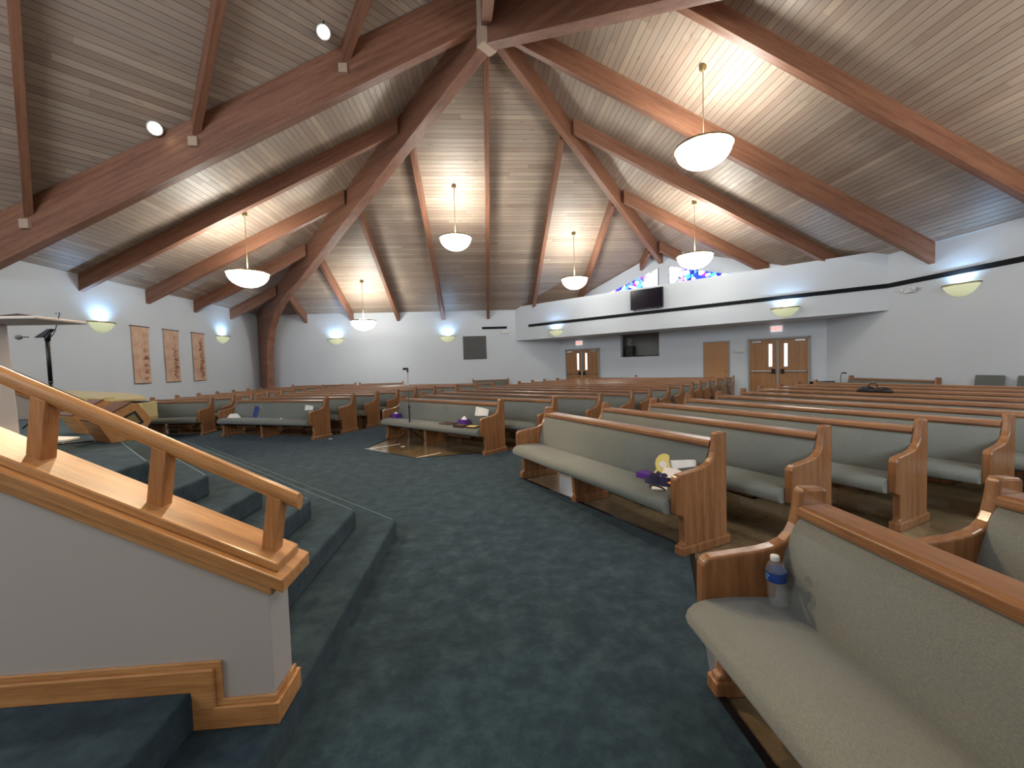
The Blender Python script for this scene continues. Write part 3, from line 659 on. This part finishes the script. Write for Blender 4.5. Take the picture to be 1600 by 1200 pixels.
# ------------------------------------------------------------------ pews
PROF = [(.02, 0), (.02, .085), (.0, .095), (.0, .5), (.0, .905), (-.01, .918), (-.098, .922), (-.114, .91), (-.124, .85), (-.134, .80), (-.143, .76), (-.163, .72), (-.195, .69), (-.24, .670), (-.31, .656), (-.53, .637), (-.56, .625), (-.572, .60), (-.575, .50), (-.572, .345), (-.562, .33), (-.53, .322), (-.50, .305), (-.488, .27), (-.485, .10), (-.51, .088), (-.51, 0)]
def panel_mesh():
    m = MB().prism(PROF[::-1], 0, .062, 'x')
    m.box(-.012, .074, -.522, .032, 0, .075)
    return m.mesh('end_panel', M['pewz'])
ENDM = panel_mesh()
SEAT = [(-.12, .335), (-.12, .415), (-.17, .43), (-.3, .448), (-.45, .458), (-.56, .455), (-.615, .44), (-.645, .415), (-.655, .385), (-.645, .352), (-.61, .332), (-.55, .325)]
BACK = [(-.07, .36), (-.235, .38), (-.245, .44), (-.238, .5), (-.205, .62), (-.165, .74), (-.143, .775), (-.128, .79), (-.1, .796), (-.062, .794), (-.05, .775)]
RAIL = [(-.135, .794), (-.143, .812), (-.138, .838), (-.12, .85), (-.01, .853), (.0, .845), (.0, .80), (-.012, .785), (-.03, .785), (-.05, .33), (-.07, .33), (-.05, .785), (-.06, .794)]
SUPM = MB().prism([(-.48, 0), (-.06, 0), (-.06, .34), (-.5, .325), (-.49, .1), (-.48, .09)], -.028, .028, 'x').box(-.04, .04, -.495, -.05, 0, .07).mesh('center_support', M['pewz'])
rk = MB(); rk.box(-.32, .32, -.42, -.12, .235, .247); rk.box(-.32, .32, -.42, -.408, .235, .275); rk.box(-.32, -.308, -.42, -.12, .235, .33); rk.box(.308, .32, -.42, -.12, .235, .33)
RACKM = rk.mesh('book_tray', M['pewz'])
def pew(P, theta, L, label, group):
    """P: back corner at the left end (seen from the front); theta: direction of the length"""
    r = empty('pew', (P[0], P[1], 0), theta); tag(r, label, 'pew', group)
    for x in (0, L-.062):
        o = link('end_panel', ENDM, r, .012, 3, 40); o.location = (x, 0, 0)
    MB().prism(SEAT[::-1], .062, L-.062, 'x', 0, None, True).build('seat_cushion', M['fab'], r)
    MB().prism(BACK[::-1], .062, L-.062, 'x', 0, None, True).build('back_cushion', M['fab'], r)
    MB().prism(RAIL[::-1], .062, L-.062, 'x').build('top_rail', M['pew'], r, .004)
    ns = max(1, int(round(L/1.3))-1)
    for i in range(ns):
        o = link('center_support', SUPM, r, .005); o.location = (L*(i+1)/(ns+1) if ns > 1 else L*.45, 0, 0)
    for i in range(ns+1):
        o = link('book_tray', RACKM, r); o.location = (L*(i+.5)/(ns+1), 0, 0)
    return r
def row(n, ru, d, rl, rr, label, group):
    P = (d*n[0]+rl*ru[0], d*n[1]+rl*ru[1]); return pew(P, math.atan2(ru[1], ru[0]), rr-rl, label, group)
c22, s22 = math.cos(PI/8), math.sin(PI/8)
PEWS = {}
for k in range(9):   # along the banner wall
    d = 11.15+.93*k
    PEWS[1, k] = row((0, 1), (1, 0), d, -9.15, -6.95+.0*k, 'oak pew with grey-green cushions, %s row of the block beside the banner wall' % ordn[k+1], 'pews beside the banner wall')
s2r = [-6.95, -6.95, -6.93, -6.9, -6.85, -6.7, -6.35, -6.0, -5.65]
for k in range(9):
    d = 7.58+.9*k; rl = (-6.12-.383*d)/.924 if k else -9.72
    PEWS[2, k] = row((s22, c22), (c22, -s22), d, rl, s2r[k], 'oak pew with grey-green cushions, %s row of the left centre block' % ordn[k+1], 'pews of the left centre block')
s3l = [-7.9, -8.4, -8.8, -9.1, -9.3, -9.5, -9.7, -9.9, -10.0, -10.1, -10.1, -9.9, -9.5]
s3r = [-4.88, -4.38, -3.95, -3.72, -3.72, -3.65, -3.65, -3.68, -3.75, -3.78, -3.78, -3.75, -3.7]
for k in range(13):
    d = 5.37+.915*k
    if k == 12: d = 16.25
    r2 = math.sqrt(.5); PEWS[3, k] = row((r2, r2), (r2, -r2), d, s3l[k], s3r[k], 'oak pew with grey-green cushions, %s row of the middle block' % ordn[k+1], 'pews of the middle block')
s4l = [-4.88, -4.85, -4.87, -5.02, -5.15, -5.33, -5.6, -5.75, -5.9, -6.0]
for k in range(10):
    d = 3.02+.955*k; rr = (.383*d-(3.2+.1*min(k, 3)))/.924
    rr = min(rr, (10.35-c22*d)/s22)
    if rr-s4l[k] < 1.5: continue
    PEWS[4, k] = row((c22, s22), (s22, -c22), d, s4l[k], rr, 'oak pew with grey-green cushions, %s row of the right centre block' % ordn[k+1], 'pews of the right centre block')
for k in range(3):
    PEWS[5, k] = pew((1.5+.95*k, 1.77), -PI/2, 2.9, ('nearest oak pew, grey-green cushions, water bottle standing on its seat', 'oak pew directly behind the nearest pew at the right edge', 'oak pew two rows behind the nearest pew at the right')[k], 'pews of the near right block')
pew((-8.9, 19.95), 0, 2.9, 'oak pew against the back wall beside the corner column', 'pews along the back wall')
pew((-5.85, 19.95), 0, 2.05, 'oak pew against the back wall under the second pendant', 'pews along the back wall')
pew((-.55, 19.95), 0, 1.75, 'short oak pew against the back wall under the grille', 'pews along the back wall')
pew((10.85, 11.5), -PI/2, 2.4, 'oak pew standing alone against the right wall', 'pews along the right wall')
# ------------------------------------------------------------------ grey chairs at the right wall
def chair(P, rz, lab):
    r = empty('stacking_chair', P, rz); tag(r, lab, 'chair', 'grey chairs at the right wall')
    MB().box(-.25, .25, -.26, .2, .42, .48).build('seat', M['chair'], r, .02, 3)
    MB().prism([(.17, .56), (.22, .56), (.27, .99), (.22, .99)], -.26, .26, 'x').build('backrest', M['chair'], r, .02, 3)
    for x in (-.23, .23):
        MB().tube([(x, -.22, 0), (x, -.22, .43)], .012, 8).build('leg', M['blackm'], r)
        MB().tube([(x, .2, 0), (x, .17, .45), (x, .25, .95)], .012, 8).build('leg', M['blackm'], r)
chair((10.7, 8.24, 0), -PI/2, 'grey chair with upholstered back against the right wall, nearer the doors')
chair((10.7, 7.5, 0), -PI/2, 'grey chair with upholstered back against the right wall at the frame edge')
# cane-like walker handle and low black box by the right doors
r = empty('walking_cane', (10.72, 11.74, 0)); tag(r, 'grey walking cane with black curved grip beside the lone wall pew', 'cane')
MB().tube([(-.06, .0, 0), (-.01, .0, .5), (.0, .02, .88), (.0, .0, .96), (.0, -.05, .99)], .012, 8).build('shaft', M['steel'], r)
MB().tube([(.0, -.03, .985), (.0, -.09, .995), (.0, -.17, .98)], .02, 8).build('grip', M['black'], r)
# ------------------------------------------------------------------ things on the pews
def on_pew(key, x, y, z=.45): return PEWS[key].matrix_world
def W_(key, x, y, z):
    r = PEWS[key]; T = Matrix.Translation(r.location) @ Matrix.Rotation(r.rotation_euler.z, 4, 'Z'); return T @ Matrix.Translation((x, y, z)), T
def place(o, key, x, y, z, rz=0, rx=0, ry=0):
    T, _ = W_(key, x, y, z); o.matrix_world = T @ Matrix.Rotation(rz, 4, 'Z') @ Matrix.Rotation(rx, 4, 'X') @ Matrix.Rotation(ry, 4, 'Y'); return o
# water bottle on the nearest pew, leaning on the back by the left end
r = empty('water_bottle', (0, 0, 0)); place(r, (5, 0), .125, -.275, .447, .6, .1, -.03); r.scale = (1.18, 1.18, 1.03)
tag(r, 'clear plastic water bottle with blue label on the nearest pew', 'bottle')
prof = [(.001, .0), (.026, .0), (.031, .008)]
for i in range(9): prof += [(.0325, .014+i*.0105), (.0305, .019+i*.0105)]
prof += [(.0325, .112), (.0325, .155), (.031, .162), (.025, .178), (.015, .193), (.0125, .198)]
bb = MB().lathe(prof, 28).build('bottle_body', M['clear'], r)
MB().lathe([(.0333, .112), (.0335, .114), (.0335, .15), (.0333, .152)], 28, 0).build('label', M['label'], bb)
MB().lathe([(.0337, .117), (.0338, .118), (.0338, .13), (.0337, .131)], 10, 0, None, 2.9, 4.2).lathe([(.0337, .136), (.0338, .137), (.0338, .142), (.0337, .143)], 10, 0, None, 3.1, 4.4).build('label_print', M['label2'], bb)
MB().lathe([(.0145, .196), (.0148, .212), (.013, .2145), (.001, .2145)], 20).build('cap', M['white'], r)
# right-hand end of the first right-centre pew
Lm = 2.66
def boxy(name, key, x, y, z, a, b, c, mat, lab, cat, rz=0, bev=.004, rx=0, group=None):
    o = MB().box(-a/2, a/2, -b/2, b/2, 0, c).build(name, mat, None, bev); place(o, key, x, y, z, rz, rx); tag(o, lab, cat, group); return o
boxy('tissue_box', (4, 0), Lm-.56, -.30, .447, .17, .11, .055, M['purple'], 'flat purple box lying on the first right centre pew', 'box', .2)
def cloth(name, key, x, y, z, a, b, h, mat, lab, cat, seed=1, rz=0, n=14):
    rnd = random.Random(seed); ph = [rnd.uniform(0, 6) for _ in range(6)]; m = MB(); vs = []; fs = []
    for i in range(n+1):
        for j in range(n+1):
            u, v = i/n*2-1, j/n*2-1; rr = min(1, math.hypot(u, v)); e = max(0, 1-rr**2.2)
            zz = h*e*(.65+.2*math.sin(3*u+ph[0])*math.cos(4*v+ph[1])+.2*math.sin(7*u*v+ph[2]))
            k = 1+.08*math.sin(5*math.atan2(v, u)+ph[3]); s_ = max(abs(u), abs(v)) or 1; f = max(abs(u), abs(v))/ (math.hypot(u, v) or 1)
            vs.append((u*a/2*k*f*1.1, v*b/2*k*f*1.1, zz))
    N = len(vs); vs += [(x_, y_, 0) for x_, y_, _ in vs]
    for i in range(n):
        for j in range(n):
            k = i*(n+1)+j; fs += [(k, k+n+1, k+n+2, k+1), (N+k, N+k+1, N+k+n+2, N+k+n+1)]
    bd = [i*(n+1) for i in range(n+1)]+[n*(n+1)+j for j in range(1, n+1)]+[i*(n+1)+n for i in range(n-1, -1, -1)]+[j for j in range(n-1, 0, -1)]
    for q in range(len(bd)): a_, b_ = bd[q], bd[(q+1) % len(bd)]; fs.append((a_, b_, N+b_, N+a_))
    o = m.add(vs, fs, 0, True).build(name, mat); place(o, key, x, y, z, rz); tag(o, lab, cat); return o
cloth('cloth_bag', (4, 0), Lm-.40, -.33, .45, .26, .24, .12, M['navy'], 'crumpled navy blue cloth bag beside the purple box', 'bag', 2)
o = MB(); o.tube([(-.07, 0, .0), (-.05, 0, .05), (0, 0, .07), (.05, 0, .05), (.07, 0, 0)], .007, 6); o = o.build('bag_handle', M['black']); place(o, (4, 0), Lm-.27, -.47, .45, .3, .9)
tag(o, 'black looped strap lying on the first right centre pew', 'strap')
boxy('folded_card', (4, 0), Lm-.26, -.47, .452, .12, .07, .012, M['paper'], 'small white card beside the black strap', 'card', .8, .002)
# paddle-shaped yellow fan leaning on the cushion
m = MB(); pts = [(.085*math.cos(a), .10+.085*math.sin(a)) for a in [i*2*PI/24 for i in range(24)]]
m.prism(pts, -.002, .002, 'y'); m.box(-.01, .01, -.004, .004, -.05, .02)
fan = empty('paper_fan', (0, 0, 0)); place(fan, (4, 0), Lm-.50, -.255, .52, .15, -.35, .6); tag(fan, 'round yellow paper hand fan leaning on the pew back', 'fan')
a = m.build('fan_face', M['yellow'], fan); MB().prism([(-.03, .06), (.04, .07), (.035, .12), (-.02, .11)], -.0035, -.002, 'y').build('fan_picture', M['tissue'], fan)
for i, (dx, dy, dz, rz, rx, mat, lab) in enumerate(((.30, .27, .545, .35, .5, 'paper', 'white leaflet lying behind the navy bag'), (.25, .30, .50, -.2, .4, 'orange', 'orange printed leaflet behind the navy bag'))):
    m = MB(); m.box(-.09, .09, -.06, .06, 0, .004); o = m.build('leaflet', M[mat]); place(o, (4, 0), Lm-dx, -dy, dz, rz, rx); tag(o, lab, 'paper')
def sheets(key, x, y, z, rz, lab, w_=.22, h_=.2):
    m = MB(); vs = []; n = 8
    for side in (0, .003):
        for i in range(n+1):
            for j in (0, 1): vs.append((-w_/2+w_*i/n, .02*math.sin(i*.9)+side, j*h_*(1-.25*i/n)))
    fs = [(2*i, 2*i+2, 2*i+3, 2*i+1) for i in range(n)]+[(2*(n+1)+2*i, 2*(n+1)+2*i+1, 2*(n+1)+2*i+3, 2*(n+1)+2*i+2) for i in range(n)]
    fs += [(0, 1, 2*n+3, 2*n+2), (2*n, 4*n+2, 4*n+3, 2*n+1)]
    o = m.add(vs, fs, 0, True).build('paper_sheets', M['paper']); place(o, key, x, y, z, rz, -.3); tag(o, lab, 'paper'); return o
sheets((4, 0), Lm-.11, -.34, .645, 1.35, 'white papers standing propped on the first right centre pew arm', .24, .07)
# middle block first pew
boxy('tissue_box', (3, 0), .2, -.36, .45, .17, .13, .10, M['purple'], 'purple patterned tissue box at the left end of the middle pew', 'tissue box', .1)
cloth('tissue', (3, 0), .2, -.36, .548, .1, .07, .06, M['tissue'], 'white tissue sticking out of the left purple box', 'tissue', 5)
o = boxy('tissue_box', (3, 0), 2.35, -.36, .45, .2, .13, .11, M['purple'], 'purple tissue box near the right end of the middle pew', 'tissue box', -.1)
cloth('tissue', (3, 0), 2.36, -.36, .558, .12, .09, .06, M['tissue'], 'white tissue sticking out of the right purple box', 'tissue', 8)
boxy('book', (3, 0), 1.98, -.42, .452, .3, .2, .02, M['brown'], 'dark open folder lying left of the right purple box', 'book', .05)
boxy('hymnal', (3, 0), 2.45, -.53, .448, .26, .14, .045, M['brown'], 'brown hymn book in front of the right purple box', 'book', .0)
boxy('notepad', (3, 0), 2.72, -.5, .448, .2, .15, .03, M['brown'], 'brown notebook beside the right arm of the middle pew', 'book', .1)
boxy('leaflet', (3, 0), 2.72, -.5, .479, .18, .13, .006, M['yellow'], 'orange-yellow leaflet on the brown notebook', 'paper', .3, 0)
sheets((3, 0), 2.83, -.40, .655, .15, 'white paper standing on the right arm of the middle pew', .27, .16)
# left centre first pew
cloth('cushion', (2, 0), .22, -.35, .45, .38, .22, .12, M['paper'], 'white folded cushion at the left end of the left centre pew', 'cushion', 9)
o = MB().box(-.075, .075, 0, .018, 0, .27).build('blue_folder', M['blue'], None, .003); place(o, (2, 0), .78, -.26, .453, .05, -.25, .1); tag(o, 'blue folder standing against the left centre pew back', 'folder')
o = MB().box(-.05, .05, 0, .01, 0, .26).build('white_folder', M['paper'], None, .002); place(o, (2, 0), .87, -.245, .453, .1, -.25, .12); tag(o, 'white leaflet standing behind the blue folder', 'paper')
sheets((2, 0), 2.57, -.42, .655, .1, 'white paper on the right arm of the left centre pew', .2, .12)
cloth('crumpled_tissue', (2, 0), 1.8, -.45, .455, .07, .06, .03, M['tissue'], 'small crumpled white tissue on the left centre pew', 'tissue', 12)
# bits on floor
for i, (x, y, lab) in enumerate(((-3.39, 9.25, 'small white paper scrap on the carpet before the left centre pew'), (-1.6, 8.05, 'white scrap on the bare floor left of the music stand'))):
    o = MB().prism([(-.035, -.02), (.03, -.025), (.04, .02), (-.02, .03)], 0, .008, 'z').build('paper_scrap', M['paper']); o.location = (x, y, .013 if i == 0 else .001); tag(o, lab, 'paper scrap')
for i, (a, b, lab) in enumerate((((-1.19, 6.97), (-.80, 7.32), 'white tape strip on the bare floor before the middle pew'), ((-2.2, 7.98), (-1.72, 8.35), 'short white tape strip near the left tip of the bare floor'))):
    T = wallframe(Vector(a), Vector(b)); o = MB().box(0, (Vector(b)-Vector(a)).length, -.012, .012, .001, .004, 0, T).build('tape_strip', M['paper']); tag(recenter(o), lab, 'tape')
# far pews: can on a rail, black bag on a rail
r = empty('drink_can', (0, 0, 0)); place(r, (3, 9), 3.95, -.06, .872); tag(r, 'pink and white drink cup standing on a far middle block pew', 'cup')
MB().lathe([(.001, 0), (.035, 0), (.045, .13), (.043, .135)], 16).build('cup_body', M['pink'], r)
MB().lathe([(.046, .13), (.047, .15), (.03, .165), (.001, .165)], 16).build('cup_lid', M['brown'], r)
r = empty('handbag', (6.75, 6.72, .855), math.radians(-67)); tag(r, 'black handbag lying on a pew top in the right centre block', 'bag')
m = MB()
for (cx, a, h, sd) in ((-.11, .30, .10, 1), (.12, .27, .09, 2)):
    m.lathe([(.001, h), (a*.2, h*.95), (a*.38, h*.7), (a*.5, h*.3), (a*.5, 0), (.001, 0)], 18, 0, Matrix.Translation((cx, 0, 0)) @ Matrix.Diagonal((1, .45, 1, 1)))
m.build('bag_body', M['black'], r); MB().tube([(-.1, 0, .06), (-.06, 0, .15), (.02, 0, .15), (.05, 0, .06)], .008, 8).build('bag_handle', M['black'], r)
# ------------------------------------------------------------------ music stand in front of the middle pew
def tripod_stand(P, h, rl, lab, cat, top, rz=0):
    r = empty('microphone_stand' if cat == 'microphone stand' else 'music_stand', P, rz); tag(r, lab, cat)
    MB().tube([(0, 0, .05), (0, 0, h*.5)], .014 if h > 1.2 else .018, 10).build('lower_tube', M['blackm'], r)
    MB().tube([(0, 0, h*.5), (0, 0, h)], .009 if h > 1.2 else .022, 10).build('upper_tube', M['steel'] if cat != 'microphone stand' else M['blackm'], r)
    for z in (h*.5, h*.3, .33): MB().lathe([(.013, z-.02), (.022, z-.015), (.022, z+.015), (.013, z+.02)], 12).build('collar', M['black'], r)
    for i in range(3):
        a = 2*PI*i/3+.4; MB().tube([(.01*math.cos(a), .01*math.sin(a), .33), (.12*math.cos(a), .12*math.sin(a), .2), (rl*math.cos(a), rl*math.sin(a), .012)], .009, 8).build('leg', M['blackm'], r)
    top(r, h); return r
def top1(r, h):
    MB().box(-.09, .01, -.03, .03, h-.015, h+.03).build('clip', M['black'], r, .006)
    MB().tube([(0, 0, h-.06), (0, 0, h+.0)], .016, 10).build('swivel', M['black'], r)
tripod_stand((-1.49, 8.26, 0), 1.49, .34, 'slim tripod stand with black clip before the middle pew', 'music stand', top1, .3)
def top2(r, h):
    MB().tube([(0, 0, h-.02), (.02, .0, h+.08), (-.02, 0, h+.02)], .03, 10).build('swivel', M['black'], r)
    MB().prism([(-.13, h+.02), (-.02, h+.02), (.08, h+.13), (.03, h+.13)], -.03, .03, 'y').build('clamp', M['black'], r, .006)
    MB().tube([(.05, 0, h+.03), (.09, 0, h+.1), (.13, 0, h+.22), (.16, 0, h+.34), (.11, 0, h+.33)], .005, 8).build('cable', M['blackm'], r)
    MB().tube([(-.2, 0, h+.03), (-.28, 0, h+.03)], .006, 8).build('boom', M['blackm'], r)
    MB().lathe([(.001, -.035), (.03, -.02), (.036, .0), (.03, .02), (.001, .035)], 16, 0, Matrix.Translation((-.31, 0, h+.03))).build('microphone_head', M['grey'], r)
ms = tripod_stand((-5.62, 5.78, .9), 1.12, .36, 'tall black microphone stand on the platform behind the handrail', 'microphone stand', top2, .1)
# ------------------------------------------------------------------ floor monitors
def monitor(P, rz, lab):
    r = empty('stage_monitor', P, rz); r.scale = (.68, .68, .68); tag(r, lab, 'speaker', 'floor monitors on the platform')
    # side outline in (y,z): wedge lying on its short back
    out = [(-.02, .0), (.30, .0), (.44, .26), (.30, .50), (.22, .52), (-.16, .30)]
    wd = .24
    cab = MB().prism(out, -wd, wd, 'x').build('cabinet', M['box'], r, .006)
    a, b = Vector((0, .22, .52)), Vector((0, -.16, .30)); d = (b-a).normalized(); n = Vector((0, -d.z, d.y)); n = n if n.z > 0 else -n
    g = MB(); vs = []
    for x in (-wd-.004, wd+.004):
        for t in (0, (b-a).length):
            for h in (0, .02): q = a+d*t+n*h; vs.append((x, q.y, q.z))
    g.add(vs, [(0, 1, 3, 2), (4, 6, 7, 5), (0, 2, 6, 4), (1, 5, 7, 3), (0, 4, 5, 1), (2, 3, 7, 6)]).build('front_grille', M['grille'], r)
    for sx in (1, -1):
        T = Matrix.Translation((sx*(wd+.001), .2, .27)) @ Matrix.Rotation(.5, 4, 'X')
        h = MB().box(-.008, .008, -.11, .11, .07, .1, 0, T).box(-.008, .008, -.11, .11, -.1, -.07, 0, T).box(-.008, .008, -.11, -.08, -.07, .07, 0, T).box(-.008, .008, .08, .11, -.07, .07, 0, T)
        h.build('handle_ring', M['black'], cab)
        MB().box(-.004, .004, -.08, .08, -.07, .07, 0, T).build('handle_cup', M['brass'], cab)
    return r
monitor((-3.55, 4.1, .9), math.radians(-30), 'wood-sided floor monitor speaker nearest the platform steps')
monitor((-4.4, 4.8, .9), math.radians(-30), 'wood-sided floor monitor speaker behind the first, left of it')
o = MB().tube([(-3.7, 4.15, .908), (-4.0, 3.9, .908), (-4.4, 3.95, .908), (-4.8, 3.8, .908), (-5.6, 4.2, .908)], .007, 8).build('speaker_cable', M['black']); tag(recenter(o), 'thin black cable trailing left from the near monitor', 'cable')
ps = empty('paper_stack', (-4.3, 4.22, .901), .2); tag(ps, 'open white book lying on the platform by the railing', 'book')
MB().box(-.30, .0, -.1, .1, 0, .03).build('left_pages', M['paper'], ps, .003); MB().prism([(0, 0), (.3, 0), (.3, .02), (.02, .05), (0, .03)], -.1, .1, 'y').build('right_pages', M['paper'], ps, .003)
# ------------------------------------------------------------------ pulpit desk at the left edge
r = empty('lectern', (-3.62, 3.25, .9), .05); tag(r, 'pale lectern at the left edge with a thin flat wooden top', 'lectern')
MB().box(-.95, .55, -.2, .2, 1.02, 1.04).build('desk_top', M['pinkw'], r, .006)
MB().prism([(-.85, 0), (.08, 0), (.05, 1.02), (-.8, 1.02)], -.15, .15, 'y').build('pedestal', M['pinkw'], r, .01)
MB().box(-.9, .2, -.2, .2, 0, .05).build('base', M['pinkw'], r, .01)
o = MB().prism([(-.13, 0), (.13, 0), (.13, .008), (.0, .03), (-.13, .012)], -.09, .09, 'y').build('open_book', M['brown'], None, .002); o.matrix_world = Matrix.Translation((-3.28, 3.25, 1.941)) @ Matrix.Rotation(.25, 4, 'Z')
tag(o, 'brown book lying open near the end of the lectern top', 'book')
# ------------------------------------------------------------------ cream grand piano between platform and banner wall
r = empty('grand_piano', (-8.35, 9.55, 0), 0); tag(r, 'cream grand piano with raised lid beside the banner wall', 'piano')
out = [(-1.25, -.72), (1.2, -.72), (1.28, -.5), (1.2, .0), (.7, .35), (.0, .72), (-1.25, .72)]
rim = MB(); rim.prism(out, .56, .60, 'z')
def ringwall(pts, t, z0, z1, mb):
    c = (sum(p[0] for p in pts)/len(pts), sum(p[1] for p in pts)/len(pts)); inn = [(c[0]+(x-c[0])*(1-t), c[1]+(y-c[1])*(1-t)) for x, y in pts]; n = len(pts)
    vs = [(x, y, z) for z in (z0, z1) for x, y in pts]+[(x, y, z) for z in (z0, z1) for x, y in inn]; fs = []
    for i in range(n):
        j = (i+1) % n; fs += [(i, j, n+j, n+i), (2*n+i, 3*n+i, 3*n+j, 2*n+j), (n+i, n+j, 3*n+j, 3*n+i), (i, 2*n+i, 2*n+j, j)]
    mb.add(vs, fs)
ringwall(out, .05, .60, .95, rim); rim.build('case', M['cream'], r, .01)
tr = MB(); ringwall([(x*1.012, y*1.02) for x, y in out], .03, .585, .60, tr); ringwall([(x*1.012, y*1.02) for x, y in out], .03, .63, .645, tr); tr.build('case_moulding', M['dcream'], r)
MB().prism([(x*.94, y*.92) for x, y in out], .84, .86, 'z').build('soundboard', M['blackm'], r)
Tl = Matrix.Translation((1.2, 0, .975)) @ Matrix.Rotation(.085, 4, 'Y') @ Matrix.Translation((-1.2, 0, 0))
MB().prism([(-1.3, -.74), (.85, -.74), (1.0, .0), (.5, .45), (0, .74), (-1.3, .74)], .0, .045, 'z', 0, Tl).build('lid', M['cream'], r, .006)
MB().prism([(-1.3, -.76), (.75, -.76), (.75, -.5), (-1.3, -.5)], .05, .09, 'z', 0, Tl).build('folded_lid_flap', M['cream'], r, .006)
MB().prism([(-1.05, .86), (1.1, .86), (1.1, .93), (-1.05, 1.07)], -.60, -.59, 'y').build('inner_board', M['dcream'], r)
for x, y in ((-1.05, -.5), (-1.05, .5), (.95, -.15)): MB().lathe([(.05, 0), (.05, .05), (.035, .1), (.05, .35), (.07, .56)], 14, 0, Matrix.Translation((x, y, 0))).build('leg', M['cream'], r)
# low black case by the door
o = MB().box(-.3, .3, -.15, .15, 0, .72).build('equipment_case', M['black'], None, .01); o.location = (10.6, 12.3, 0); tag(o, 'low black case standing right of the right double doors', 'case')
